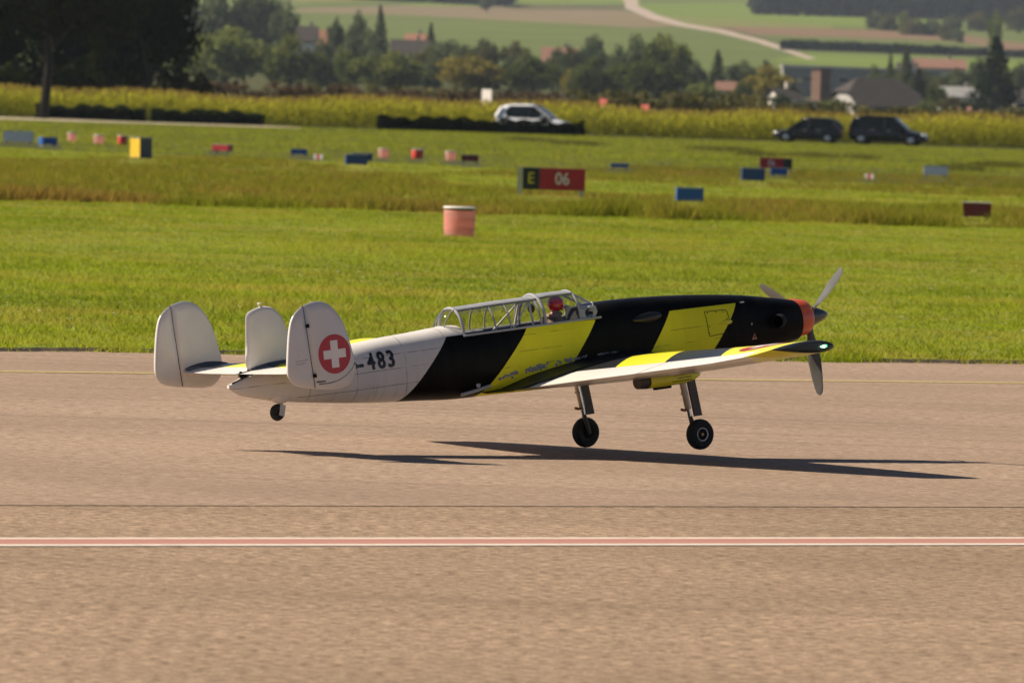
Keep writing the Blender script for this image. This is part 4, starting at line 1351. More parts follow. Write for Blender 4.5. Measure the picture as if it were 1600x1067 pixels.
def side_y(x, z):
    zt_, zb, w, n = fus(x); zc, h = (zt_ + zb) / 2, (zt_ - zb) / 2
    q = min(1.0, abs((z - zc) / h))
    return w * (1 - q ** n) ** (1 / n)
SILL = .47
CX0, CX1 = -7.36, -4.80
def fuselage():
    xs = sorted(set(np.round(np.concatenate([np.linspace(-11.6, -11.1, 7), np.linspace(-11.0, -7.5, 22), np.linspace(-7.36, -4.80, 15), np.linspace(-4.7, -1.2, 20), np.linspace(-1.1, -.74, 5)]), 4)))
    V, Fc = [], []
    NL, NU = 14, 6
    for x in xs:
        zt_, zb, w, n = fus(x); zc, h = (zt_ + zb) / 2, (zt_ - zb) / 2
        s = (SILL - zc) / h
        t0 = math.asin(min(.96, max(.5, s ** (n / 2)))) if 0 < s < 1 else 1.25
        t0 = min(t0, 1.28)
        ts = list(np.linspace(-math.pi / 2, t0, NL + 1)) + list(np.linspace(t0, math.pi / 2, NU + 1))[1:]
        ring = []
        for t in ts:
            c, s_ = max(0.0, math.cos(t)), math.sin(t)
            ring.append((x, w * c ** (2 / n), zc + h * math.copysign(abs(s_) ** (2 / n), s_)))
        full = ring + [(a, -b_, c) for a, b_, c in ring[-2:0:-1]]
        V += full
    m = len(V) // len(xs)
    for i in range(len(xs) - 1):
        xm = (xs[i] + xs[i + 1]) / 2
        for k in range(m):
            top = NL <= k < NL + 2 * NU
            if top and CX0 < xm < CX1: continue
            Fc.append((i * m + k, i * m + (k + 1) % m, (i + 1) * m + (k + 1) % m, (i + 1) * m + k))
    Fc.append(tuple(range(m)))
    Fc.append(tuple((len(xs) - 1) * m + k for k in range(m))[::-1])
    b = MB().add(V, Fc)
    return part(b, 'fuselage', FM, angle=40)
FUS = fuselage()
# dark lining inside the cockpit opening
for s in (-1, 1):
    xs_ = np.linspace(CX0 + .01, CX1 - .01, 14); zs_ = np.linspace(-.34, .462, 7)
    V = [(x, s * (side_y(x, z) - .02), z) for x in xs_ for z in zs_]
    Fc = [(i * 7 + j, i * 7 + j + 1, (i + 1) * 7 + j + 1, (i + 1) * 7 + j) for i in range(13) for j in range(6)]
    part(MB().add(V, Fc), 'cockpit_lining', A_DRK)
# cockpit floor, seat, panel, roll frame
part(MB().box((-6.08, 0, -.33), (2.5, .70, .03)), 'cockpit_floor', A_DRK, smooth=False)
part(MB().box((-5.52, 0, -.16), (.42, .42, .06)).box((-5.74, 0, .14), (.06, .42, .62), ry=-.12), 'pilot_seat', A_BRN, smooth=False)
part(MB().add([(-5.0, -.32, .30), (-5.0, .32, .30), (-4.82, .32, .30), (-4.82, -.32, .30), (-4.97, -.20, .64), (-4.97, .20, .64), (-4.80, .20, .655), (-4.80, -.20, .655)],
              [(3, 2, 1, 0), (4, 5, 6, 7), (0, 1, 5, 4), (1, 2, 6, 5), (2, 3, 7, 6), (3, 0, 4, 7)]), 'instrument_panel', A_DRK, smooth=False)
TUB = plain('roll_frame_white', (.62, .60, .56), .45)
for s in (-1, 1):
    part(MB().tube([(-5.98, s * .30, .30), (-5.93, s * .13, .84)], .018, 8), 'roll_frame_tube', TUB)
    part(MB().tube([(-5.93, s * .13, .84), (-6.48, s * .28, .36)], .014, 8), 'roll_frame_tube', TUB)
part(MB().tube([(-5.93, -.14, .84), (-5.93, .14, .84)], .018, 8), 'roll_frame_tube', TUB)
part(MB().tube([(-6.30, -.29, .52), (-6.72, -.29, .52)], .012, 6), 'roll_frame_tube', TUB)
part(MB().tube([(-6.55, .30, .46), (-7.05, .32, .46)], .014, 6), 'roll_frame_tube', TUB)
part(MB().lathe([(0, -.03), (.06, -.028), (.075, 0), (.06, .028), (0, .03)], c=(-5.80, 0, .72), axis='x', n=16), 'headrest', plain('headrest_leather', (.09, .03, .015), .6))

# canopy
CT = [(-7.62, .16, .10, .30), (-7.58, .40, .22, .34), (-7.50, .40, .34, .375), (-7.36, .425, .425, .41), (-6.6, .45, .437, .415), (-5.78, .45, .437, .415)]
CF = [(-5.78, .45, .462, .415), (-5.45, .45, .462, .41), (-5.12, .45, .455, .405)]
def arch_pts(x, hc, wc, n=15, e=2.15, grow=0.0, t0=0.0, t1=math.pi):
    out = []
    for i in range(n):
        t = t0 + (t1 - t0) * i / (n - 1)
        c, s = math.cos(t), max(0, math.sin(t))
        out.append((x, -(wc + grow) * math.copysign(abs(c) ** (2 / e), c), SILL + (hc + grow) * s ** (2 / e)))
    return out
def hc_wc(x):
    if x <= -5.78: r = np.interp(x, [-7.36, -6.6, -5.78], [.425, .437, .437]); return float(r), float(np.interp(x, [-7.36, -6.9], [.325, .35]))
    return float(np.interp(x, [-5.78, -5.12], [.465, .455])), .35
gm, gt_, gb = nt('canopy_glass')
gt_.nodes.remove(gb)
go = [n for n in gt_.nodes if n.type == 'OUTPUT_MATERIAL'][0]
g1 = gt_.nodes.new('ShaderNodeBsdfTransparent'); g1.inputs[0].default_value = (.90, .90, .88, 1)
g2 = gt_.nodes.new('ShaderNodeBsdfGlossy'); g2.inputs['Roughness'].default_value = .06; g2.inputs['Color'].default_value = (.8, .8, .8, 1)
g3 = gt_.nodes.new('ShaderNodeMixShader')
fr = gt_.nodes.new('ShaderNodeFresnel'); fr.inputs['IOR'].default_value = 1.35
gt_.links.new(ramp(gt_, fr.outputs[0], 0, 1, .004, .35), g3.inputs[0])
gt_.links.new(g1.outputs[0], g3.inputs[1]); gt_.links.new(g2.outputs[0], g3.inputs[2]); gt_.links.new(g3.outputs[0], go.inputs['Surface'])
def surf(rows):
    n = len(rows[0]); V = [p for r in rows for p in r]; Fc = []
    for i in range(len(rows) - 1):
        for k in range(n - 1): Fc.append((i * n + k, i * n + k + 1, (i + 1) * n + k + 1, (i + 1) * n + k))
    return MB().add(V, Fc)
TR = math.radians(64)
def bay(x0, x1, name='canopy_pane'):
    for a, b_ in ((0, TR), (math.pi - TR, math.pi)):
        rows = []
        for x in np.linspace(x0, x1, 3):
            h, w = hc_wc(x - 1e-6 if x > x0 else x + 1e-6)
            rows.append(arch_pts(x, h, w, 8, t0=a, t1=b_))
        part(surf(rows), name, gm)
    rows = []
    for x in np.linspace(x0, x1, 4):
        h, w = hc_wc(x - 1e-6 if x > x0 else x + 1e-6)
        rows.append(arch_pts(x, h, w, 9, t0=TR - .03, t1=math.pi - TR + .03, grow=.006))
    rows2 = [[(a, b_, c - .02) for a, b_, c in r] for r in rows]
    mb = surf(rows)
    mb2 = surf(rows2); n0 = len(mb.v)
    mb.add(mb2.v, [tuple(reversed(f)) for f in mb2.f])
    part(mb, 'canopy_roof_panel', A_FRM)
def frame(x, r, h=None, w=None):
    hh, ww = hc_wc(x)
    part(MB().tube(arch_pts(x, h or hh, w or ww, 21, grow=-.004), r, 8), 'canopy_frame', A_FRM)
XF = [-7.36, -6.76, -6.47, -5.86, -5.12]
for i, (a, b_) in enumerate(zip(XF[:-1], XF[1:])):
    bay(a, b_)
frame(-7.36, .026); frame(-6.76, .013); frame(-6.47, .013); frame(-5.88, .016); frame(-5.80, .026, .468, .355); frame(-5.12, .022)
for s in (-1, 1):   # sill rails and cant rails
    part(MB().tube([(x, s * (side_y(x, SILL) + .004), SILL + .003) for x in np.linspace(-7.4, -4.76, 12)], .020, 6), 'canopy_sill', A_FRM)
    rail = []
    for x in np.linspace(-7.36, -5.12, 10):
        p = arch_pts(x, *hc_wc(x), 3, grow=.008, t0=TR, t1=math.pi / 2)[0]
        rail.append((p[0], -s * p[1], p[2]))
    part(MB().tube(rail, .013, 6), 'canopy_rail', A_FRM)
# rear dome of the canopy
rows = []
for i in range(7):
    u = i / 6 * math.pi / 2
    rows.append(arch_pts(-7.36 - .22 * math.sin(u), 0.425 * (.35 + .65 * math.cos(u)), .325 * (.72 + .28 * math.cos(u)), 17))
part(surf(rows), 'canopy_rear_dome', gm)
part(MB().tube(arch_pts(-7.58, .155, .235, 15), .022, 6), 'canopy_frame', A_FRM)
for yy in (-.12, .12):
    part(MB().tube([(-7.36, yy * 1.1, .885), (-7.47, yy, .80), (-7.545, yy, .70), (-7.575, yy * .9, .62)], .012, 6), 'canopy_frame', A_FRM)
# windshield
WS0 = arch_pts(-5.12, .455, .35, 15)
WS1 = [(-4.62 - .22 * abs(p[1]) / .35, p[1] * .92, SILL + .05 + (p[2] - SILL) * .36) for p in WS0]
part(surf([WS0, [tuple((np.array(a) + np.array(b_)) / 2 + np.array([0, 0, .012])) for a, b_ in zip(WS0, WS1)], WS1]), 'windshield', gm)
for k in (0, 5, 9, 14):
    part(MB().tube([WS0[k], WS1[k]], 0.012 if k in (5, 9) else .020, 6), 'windshield_post', A_FRM)
part(MB().tube(WS1, .016, 6), 'windshield_frame', A_FRM)
for s in (-1, 1):    # grey side plates under the windshield with their round opening
    V = [(-5.12, s * .423, .47), (-4.86, s * .440, .47), (-4.76, s * .40, .60), (-4.82, s * .36, .68), (-4.95, s * .385, .67), (-5.12, s * .40, .64)]
    c = np.array([-4.96, s * .37, .565])
    ring = [tuple(c + np.array([.085 * math.cos(a), 0, .085 * math.sin(a)])) for a in np.linspace(0, 2 * math.pi, 13)[:-1]]
    # plate with a hole: bridge 12-gon to resampled outline
    ol = []
    for a in np.linspace(0, 2 * math.pi, 13)[:-1]:
        d = np.array([math.cos(a), math.sin(a)]); best = None
        for i in range(len(V)):
            p, q_ = np.array(V[i])[[0, 2]], np.array(V[(i + 1) % len(V)])[[0, 2]]
            Mx = np.array([d, p - q_]).T
            try: sol = np.linalg.solve(Mx, p - c[[0, 2]])
            except Exception: continue
            if sol[0] > 0 and -.001 <= sol[1] <= 1.001:
                best = sol[0] if best is None else min(best, sol[0])
        pt = c[[0, 2]] + d * best
        ol.append((pt[0], s * (.372 - .05 * max(0, pt[1] - .47) / .24), pt[1]))
    mb = MB().add(ol + ring, [(i, (i + 1) % 12, 12 + (i + 1) % 12, 12 + i) for i in range(12)])
    o = part(mb, 'windshield_side_plate', A_FRM, smooth=False)
    md = o.modifiers.new('solid', 'SOLIDIFY'); md.thickness = .02

# nose: ring, chin, spinner, propeller, exhausts
part(MB().lathe([(.315, -.745), (.312, -.70), (.300, -.60), (.285, -.52), (.262, -.465), (.24, -.445), (.20, -.44), (.0, -.44)], axis='x', n=40), 'nose_ring', A_ORG, angle=50)
part(MB().lathe([(.0, -.50), (.185, -.46), (.185, -.42), (.168, -.36), (.135, -.25), (.085, -.11), (.035, -.02), (.0, .006)], axis='x', n=36), 'spinner', A_SPN, angle=50)
def blade(ang):
    V, Fc = [], []
    st = [(.13, .05, .05, 50), (.30, .055, .045, 42), (.45, .095, .032, 34), (.7, .115, .024, 26), (.95, .105, .018, 20), (1.13, .085, .013, 17), (1.22, .06, .009, 16), (1.255, .02, .005, 16)]
    n = 12
    for r, c, th, tw in st:
        tw = math.radians(tw)
        for k in range(n):
            a = 2 * math.pi * k / n
            u, v = c * math.cos(a), th * math.sin(a) * .5
            x = u * math.sin(tw) + v * math.cos(tw); tt = u * math.cos(tw) - v * math.sin(tw)
            A = math.radians(ang)
            # radial direction in the y-z plane, ang from +z towards +y
            V.append((-.40 + x, r * math.sin(A) + tt * math.cos(A), r * math.cos(A) - tt * math.sin(A)))
    for i in range(len(st) - 1):
        for k in range(n): Fc.append((i * n + k, i * n + (k + 1) % n, (i + 1) * n + (k + 1) % n, (i + 1) * n + k))
    Fc.append(tuple(range(n))); Fc.append(tuple(range((len(st) - 1) * n, len(st) * n)))
    part(MB().add(V, Fc), 'propeller_blade', M_BLADE, angle=60)
M_BLADE = plain('blade_paint', (.11, .108, .10), .4, .2, scale=3)
for a in (67, 187, 307): blade(a)
for s in (-1, 1):
    y0 = side_y(-1.2, .0)
    ex = part(MB().tube([(-1.18, s * (y0 - .12), .035), (-1.28, s * (y0 + .02), .035), (-1.38, s * (y0 + .10), .03), (-1.42, s * (y0 + .12), .03)], [.10, .11, .105, .105], 16, cap=False).tube([(-1.42, s * (y0 + .12), .03), (-1.36, s * (y0 + .085), .03), (-1.26, s * (y0 + .0), .035)], [.105, .088, .085], 16, cap=False), 'exhaust_stub', A_PIT, angle=60)
    # cowling scoop further aft
    yy = side_y(-3.85, .37)
    V, Fc = [], []
    xs = np.linspace(-4.18, -3.62, 9)
    for i, x in enumerate(xs):
        f = math.sin(math.pi * min(1, (i + .3) / 9.2)) ** .6
        for k in range(12):
            a = 2 * math.pi * k / 12
            V.append((x, s * (side_y(x, .36) - .02 + .085 * f * max(-.2, math.cos(a))), .365 + .085 * f * math.sin(a) + .05 * (x + 3.9)))
    for i in range(8):
        for k in range(12): Fc.append((i * 12 + k, i * 12 + (k + 1) % 12, (i + 1) * 12 + (k + 1) % 12, (i + 1) * 12 + k))
    part(MB().add(V, Fc), 'cowl_scoop', A_BLK)
def side_patch(name, pts, mat, s=-1, lift=.004, parent=None, grid=4):
    """thin plate lying on the fuselage side, pts is a quad (x,z) x4"""
    P = np.array(pts, float); V = []; Fc = []
    for i in range(grid + 1):
        for j in range(grid + 1):
            u, v = i / grid, j / grid
            p = P[0] * (1 - u) * (1 - v) + P[1] * u * (1 - v) + P[2] * u * v + P[3] * (1 - u) * v
            V.append((p[0], s * (side_y(p[0], p[1]) + lift), p[1]))
    n = grid + 1
    for i in range(grid):
        for j in range(grid): Fc.append((i * n + j, (i + 1) * n + j, (i + 1) * n + j + 1, i * n + j + 1))
    return part(MB().add(V, Fc), name, mat, parent)
# access panel on the nose: dark joint with the yellow plate proud of it (its front edge reaches into the black band)
def ring_line(name, pts, s=-1, r=.005):
    P = np.array(pts, float); q = []
    for i in range(len(P) - 1):
        for u in np.linspace(0, 1, 6)[:-1]: q.append(P[i] * (1 - u) + P[i + 1] * u)
    q.append(P[-1])
    return part(MB().tube([(x, s * (side_y(x, z) + .001), z) for x, z in q], r, 5), name, A_PIT)
ring_line('access_panel_joint', [(-2.76, .335), (-2.36, .322), (-2.31, .30), (-2.265, .0), (-2.30, -.035), (-2.72, -.055), (-2.76, .335)], r=.0055)
for (x, z) in ((-2.70, .31), (-2.53, .305), (-2.39, .295), (-2.33, .18), (-2.30, .06), (-2.70, .1), (-2.71, -.01)):
    part(MB().lathe([(.011, 0), (.011, .006), (0, .007)], c=(x, 0, 0), axis='y', n=8), 'fastener', A_PIT).location = (LOC[0], LOC[1] - side_y(x, z) - .001, LOC[2] + z)
o = part(MB().lathe([(.0, -.11), (.03, -.07), (.045, .0), (.03, .07), (0, .11)], axis='x', n=12), 'panel_blister', A_YEL); o.location = (LOC[0] - 2.34, LOC[1] - side_y(-2.34, .13), LOC[2] + .13)
def tri(x, z, r, c, name='warning_triangle'):
    V = [(x - r, -side_y(x - r, z - r * .8) - .004, z - r * .8), (x + r, -side_y(x + r, z - r * .8) - .004, z - r * .8), (x, -side_y(x, z + r) - .004, z + r)]
    return part(MB().add(V, [(0, 1, 2)]), name, c, smooth=False)
A_RB = plain('warning_red_brown', (.42, .16, .11), .5)
tri(-1.80, -.16, .055, A_RB)
o = tri(-1.80, -.155, .026, A_BLK, 'warning_mark'); o.location.y -= .003
tri(-1.93, .43, .05, A_FRM)
side_patch('small_mark', [(-1.86, .03), (-1.83, .03), (-1.83, .06), (-1.86, .06)], A_FRM, grid=1)
# registration on the fuselage side
def fus_text(name, s, x_c, z_c, h, mat, sx=1.0, bold=0.0, shear=0.0):
    V, Fc = [], []
    for i, (dx, dz) in enumerate(((0, 0), (-.012, .004), (.012, -.004), (-.006, -.006), (.006, .006))):      # heavy stroke
        me = text_mesh(name, s, h * 1.30, .002, sx, .0)
        n = len(V)
        for v in me.vertices:
            x, z = x_c + v.co.x + dx, z_c + v.co.y + dz
            V.append((x, -(side_y(x, z) + .003 + .0006 * i), z))
        Fc += [tuple(k + n for k in p.vertices) for p in me.polygons]
        bpy.data.meshes.remove(me)
    return new_obj(name, pydata(name, V, Fc), mat, plane, LOC)
for ch, xc in (('C', -9.86), ('-', -9.42), ('4', -9.215), ('8', -9.015), ('3', -8.825)):
    fus_text('registration_character', ch, xc + .01, .265, .275, A_BLK, .84, .013)
# step strip and small disc low on the side
for s in (-1, 1):
    pts = [(-7.50, -.425), (-7.24, -.39), (-6.99, -.345)]
    part(MB().tube([(x, s * (side_y(x, z) + .012), z) for x, z in pts], .028, 6), 'footstep_strip', A_FRM)
o = part(MB().lathe([(.04, 0), (.04, .006), (.028, .008), (0, .008)], axis='y', n=14), 'filler_cap', A_FRM); o.location = (LOC[0] - 7.22, LOC[1] - side_y(-7.22, -.31) - .008, LOC[2] - .31)
part(MB().lathe([(.0, -.02), (.028, -.018), (.03, 0), (.02, .02)], c=(-11.6, 0, .16), axis='x', n=12), 'tail_light', M_WHITE)

# paint worn to bare metal along the upper edge of the wing root
CH = [(-6.833, -.283), (-6.476, -.222), (-6.092, -.170), (-5.726, -.128), (-5.425, -.085), (-5.217, -.058), (-4.907, -.050), (-4.558, -.042), (-4.190, -.110)]
CH = [(-6.840, -0.287), (-6.470, -0.227), (-6.086, -0.190), (-5.720, -0.165), (-5.418, -0.135), (-5.209, -0.118), (-4.904, -0.115), (-4.558, -0.116), (-4.197, -0.190)]
mb = MB()
for s in (-1, 1):
    for i in range(300):
        x = rng.uniform(-6.83, -4.2)
        if math.sin(x * 9) + .7 * math.sin(x * 23 + 1) < -.5: continue
        z = np.interp(x, [c[0] for c in CH], [c[1] for c in CH]) + .02 + rng.normal(0, .010 if x > -5.4 else .020)
        a, h = rng.uniform(.008, .035), rng.uniform(.006, .016 if x > -5.4 else .026)
        if x > -5.3: a *= .7; h *= .6
        q = [(x - a, z - h * .3), (x - a * .2, z - h), (x + a, z - h * .5 + .06 * a), (x + a * .6, z + h * .8), (x - a * .5, z + h)]
        mb.add([(p[0], s * (side_y(p[0], p[1]) + .004), p[1]) for p in q], [(0, 1, 2, 3, 4) if s < 0 else (4, 3, 2, 1, 0)])
part(mb, 'paint_chips', plain('bare_metal', (.26, .27, .31), .45, .3, var=.3, scale=30), smooth=False)['kind'] = 'stuff'

# ---- wings
WY = [.25, 1.46, 3.4, 5.0, 6.0, 6.3, 6.43, 6.49]
WLE = [-3.45, -3.62, -4.08, -4.48, -4.76, -4.87, -4.95, -5.08]
WTE = [-6.68, -6.64, -6.42, -6.22, -6.10, -6.06, -6.03, -5.97]
WT = [.145, .145, .142, .145, .165, .170, .165, .120]
def wing_pt(ay, c, up):
    le, te, th = np.interp(ay, WY, WLE), np.interp(ay, WY, WTE), np.interp(ay, WY, WT)
    ch = le - te
    zte = np.interp(ay, [.25, 3.4, 5.0, 5.5, 6.0, 6.3, 6.49], [-.465, -.21, -.075, -.025, .055, .115, .125])
    zle = np.interp(ay, [.25, 3.4, 5.0, 6.0, 6.49], [-.42, -.175, -.038, .034, .06])
    yt = 5 * th * (.2969 * math.sqrt(max(c, 0)) - .126 * c - .3516 * c * c + .2843 * c**3 - .1036 * c**4) * ch
    cam_ = .02 * ch * (1 - (2 * c - 1) ** 2)
    return (le - ch * c + .0615 * ay, ay * .917, -.0055 * ay + zle + (zte - zle) * c + cam_ * .6 + (yt * .88 if up else -yt * np.interp(ay, [0, 3, 5.5], [.75, .95, 1.05])))
def wing_mat():
    m, t, b = nt('wing_paint')
    co = objco(t)
    sp = t.nodes.new('ShaderNodeSeparateXYZ'); t.links.new(co, sp.inputs[0])
    x, y, z = sp.outputs
    ay = math_(t, 'DIVIDE', math_(t, 'ABSOLUTE', y), .917)
    xo = math_(t, 'SUBTRACT', x, math_(t, 'MULTIPLY', ay, .0615))
    s = math_(t, 'ADD', ay, math_(t, 'MULTIPLY', math_(t, 'ADD', xo, 4.9), .93))
    g = lambda a, v: math_(t, 'GREATER_THAN', a, v)
    NOT = lambda a: math_(t, 'SUBTRACT', 1.0, a); AND = lambda a, c: math_(t, 'MULTIPLY', a, c)
    n1 = noise(t, 2.0, 5, co)
    def dirty(c): return mixc(t, ramp(t, n1, .45, .75, 0, .15), c, tuple(v * .6 + .01 for v in c))
    yel = math_(t, 'MAXIMUM', AND(g(s, 1.22), NOT(g(s, 2.47))), g(s, 3.87))
    col = mixc(t, yel, dirty((.012, .013, .016)), dirty(C_YEL))
    geo = t.nodes.new('ShaderNodeTexCoord').outputs['Normal']
    sn = t.nodes.new('ShaderNodeSeparateXYZ'); t.links.new(geo, sn.inputs[0])
    under = NOT(g(sn.outputs[2], -.05))
    under = AND(under, NOT(g(s, 4.6)))
    col = mixc(t, under, col, dirty((.46, .42, .38)))
    t.links.new(col, b.inputs['Base Color']); b.inputs['Roughness'].default_value = .36
    b.inputs['Coat Weight'].default_value = .25; b.inputs['Coat Roughness'].default_value = .2
    return m
WM = wing_mat()
def wing_part(name, ys, c0, c1, s, mat, nc=16, defl=0.0):
    V, Fc = [], []
    cs = c0 + (c1 - c0) * (1 - np.cos(np.linspace(0, math.pi / (1 if c0 == 0 and c1 > .99 else 2), nc + 1))) / (2 if c0 == 0 and c1 > .99 else 1)
    if c0 > 0: cs = np.linspace(c0, c1, nc + 1)
    for ay in ys:
        up = [wing_pt(ay, c, True) for c in cs]; lo = [wing_pt(ay, c, False) for c in cs]
        ring = up[::-1] + lo[1:] if c0 == 0 else up[::-1] + lo
        if defl:
            hx, _, hz = [(np.array(up[0]) + np.array(lo[0])) / 2][0]
            ring = [(hx + (p[0] - hx) * math.cos(defl) - (p[2] - hz) * math.sin(defl), p[1], hz + (p[0] - hx) * math.sin(defl) + (p[2] - hz) * math.cos(defl)) for p in ring]
        V += [(p[0], s * p[1], p[2]) for p in ring]
    n = len(V) // len(ys)
    for i in range(len(ys) - 1):
        for k in range(n): Fc.append((i * n + k, i * n + (k + 1) % n, (i + 1) * n + (k + 1) % n, (i + 1) * n + k))
    Fc.append(tuple(range(n))); Fc.append(tuple(range((len(ys) - 1) * n, len(ys) * n))[::-1])
    if s > 0: Fc = [tuple(reversed(f)) for f in Fc]
    b = MB().add(V, Fc)
    me = pydata(name, b.v, b.f, True)
    bm = bmesh.new(); bm.from_mesh(me); bmesh.ops.recalc_face_normals(bm, faces=bm.faces); bm.to_mesh(me); bm.free()
    return part(None, name, mat, me=me, angle=40)
A_NAV = nt('nav_light_green')[0]
nb_ = A_NAV.node_tree.nodes['Principled BSDF']
nb_.inputs['Emission Color'].default_value = (.01, 1.0, .16, 1); nb_.inputs['Emission Strength'].default_value = 1.2
A_BULB = nt('nav_bulb')[0]
nb_ = A_BULB.node_tree.nodes['Principled BSDF']
nb_.inputs['Emission Color'].default_value = (.55, 1.0, .75, 1); nb_.inputs['Emission Strength'].default_value = 9
A_NAVR = nt('nav_light_red')[0]
nb_ = A_NAVR.node_tree.nodes['Principled BSDF']; nb_.inputs['Base Color'].default_value = (.6, .02, .02, 1); nb_.inputs['Emission Color'].default_value = (1, .05, .03, 1); nb_.inputs['Emission Strength'].default_value = 6
for s in (-1, 1):
    wing_part('wing', [.25, .8, 1.46, 2.4, 3.4, 4.2, 5.0, 5.72], 0, .735, s, WM, 18)
    wing_part('wing_root_panel', [.25, .60, .905], .743, 1.0, s, A_BLK, 6)
    wing_part('wing_end_panel', [5.73, 6.0, 6.3], 0, 1.0, s, WM, 22)
    wing_part('flap', [.92, 1.46, 2.4, 3.38], .743, 1.0, s, A_WHT, 6)
    wing_part('aileron', [3.42, 4.2, 5.0, 5.70], .743, 1.0, s, A_WHT, 6)
    wing_part('wing_tip', [6.31, 6.37, 6.43, 6.46, 6.48, 6.49], 0, 1.0, s, A_BLK, 22)
    # nav light on the tip
    p = wing_pt(6.47, .16, True); q_ = wing_pt(6.47, .16, False)
    if s < 0: part(MB().lathe([(.0, -.07), (.011, -.04), (.017, 0), (.0, .025)], c=(p[0] + .0, s * 5.969, (p[2] + q_[2]) / 2 + .005), axis='x', n=10), 'light_bulb', A_BULB)
    part(MB().lathe([(.0, -.09), (.016, -.055), (.026, 0), (.02, .035), (0, .05)], c=(p[0] + .02, s * 5.950, (p[2] + q_[2]) / 2 + .005), axis='x', n=12), 'navigation_light', A_NAV if s < 0 else A_NAVR)
    # roundel on the upper side
    def wing_top(x, ay, lift):
        le, te = np.interp(ay, WY, WLE), np.interp(ay, WY, WTE)
        c = (le - x) / (le - te)
        pz = wing_pt(ay, c, True)
        return (pz[0], s * pz[1], pz[2] + lift)
    cx, cy, R_ = -5.15, 5.02, .42
    V, Fc = [(wing_top(cx, cy, .005))], []
    for r in (R_ * .5, R_):
        for k in range(28):
            a = 2 * math.pi * k / 28; V.append(wing_top(cx + r * math.cos(a), cy + r * math.sin(a), .005))
    for k in range(28):
        Fc.append((0, 1 + k, 1 + (k + 1) % 28)); Fc.append((1 + k, 29 + k, 29 + (k + 1) % 28, 1 + (k + 1) % 28))
    rd = part(MB().add(V, Fc), 'wing_roundel', A_RED)
    mb = MB()
    def strip(x0, x1, y0, y1):
        V = [wing_top(cx + x0 + (x1 - x0) * i / 4, cy + y0 + (y1 - y0) * j / 4, .009) for i in range(5) for j in range(5)]
        mb.add(V, [(i * 5 + j, i * 5 + j + 1, i * 5 + j + 6, i * 5 + j + 5) for i in range(4) for j in range(4)])
    L_, W_ = R_ * .68, R_ * .21
    strip(-L_, L_, -W_, W_); strip(-W_, W_, W_ + .001, L_); strip(-W_, W_, -L_, -W_ - .001)
    part(mb, 'white_cross', A_WHT, rd)
    # root fillet
    rows = []
    for x in np.linspace(-7.10, -3.5, 22):
        f = min(1, max(0, (x + 7.15) / .9))
        ayo = .40 + .55 * f if x < -6.2 else .95
        xx = max(x, -6.66)
        c = min(1, max(0, (np.interp(ayo, WY, WLE) - xx) / (np.interp(ayo, WY, WLE) - np.interp(ayo, WY, WTE))))
        zo = wing_pt(ayo, c, True)[2] + .004 if x > -6.66 else -.455
        zi = zo + .02 + .045 * f * min(1, max(.12, (-3.5 - x) / 1.4))
        yi = side_y(x, min(zi, .2)) - .02
        yo = max(ayo, yi + .02)
        row = []
        for k in range(9):
            a = k / 8 * math.pi / 2
            row.append((x, s * (yo - (yo - yi) * math.sin(a)), zi - (zi - zo) * math.cos(a)))
            # concave quarter: from outer wing surface up to the fuselage side
        rows.append([(r[0], r[1], zo + (zi - zo) * (1 - math.cos(k / 8 * math.pi / 2))) for k, r in enumerate(row)])
    o = part(surf(rows), 'wing_fillet', A_BLK)
    md = o.modifiers.new('solid', 'SOLIDIFY'); md.thickness = .006
    # gear fairing pod under the wing
    GY = s * 1.463
    fp = [(-3.74, .0, -.50), (-3.78, .05, -.505), (-3.88, .085, -.515), (-4.1, .11, -.525), (-4.5, .118, -.525), (-4.80, .118, -.52)]
    pod = MB(); V, Fc = [], []
    for x, r, zc in fp:
        for k in range(16):
            a = 2 * math.pi * k / 16; V.append((x, GY + r * 1.15 * math.cos(a), zc + r * math.sin(a)))
    for i in range(len(fp) - 1):
        for k in range(16): Fc.append((i * 16 + k, i * 16 + (k + 1) % 16, (i + 1) * 16 + (k + 1) % 16, (i + 1) * 16 + k))
    fair = part(pod.add(V, Fc), 'gear_fairing', A_YEL)
    part(MB().tube([(-4.80, GY, -.52), (-4.98, GY, -.515)], [.119, .108], 16).tube([(-4.981, GY, -.515), (-4.85, GY, -.515)], [.09, .08], 16), 'fairing_end', A_BRN, fair)
    part(MB().box((-4.5, GY, -.648), (.32, .06, .05)).box((-4.88, GY - .0, -.40), (.09, .12, .05)).box((-4.05, GY, -.405), (.22, .14, .07)), 'hinge_bracket', A_PIT, fair, smooth=False)
    # stencil lines on the outer face (too small to read)
    mb = MB()
    for row, (n_, x0) in enumerate(((7, -4.33), (8, -4.27), (11, -4.37))):
        for i in range(n_):
            a = math.radians(22 - 24 * row)
            mb.box((x0 + i * .036, GY + s * (.119 * 1.15 * math.cos(a) + .001), -.525 + .118 * math.sin(a)), (.020, .006, .012))
    for i in range(2): mb.box((-3.93 + i * .05, GY + s * .095, -.475), (.036, .012, .034))
    part(mb, 'stencil_marking', A_PIT, fair, smooth=False)['kind'] = 'stuff'
    # leg and wheel
    LY = s * 1.37
    leg = part(MB().tube([(-4.06, LY, -.42), (-4.01, LY, -.75), (-3.96, LY, -1.05)], [.052, .05, .046], 14).lathe([(.058, -.015), (.062, 0), (.058, .015)], c=(-4.01, LY, -.80), n=14), 'landing_gear_leg', A_STEEL)
    part(MB().tube([(-3.965, LY, -1.03), (-3.93, LY, -1.23)], .030, 12), 'oleo_piston', A_CHR, leg)
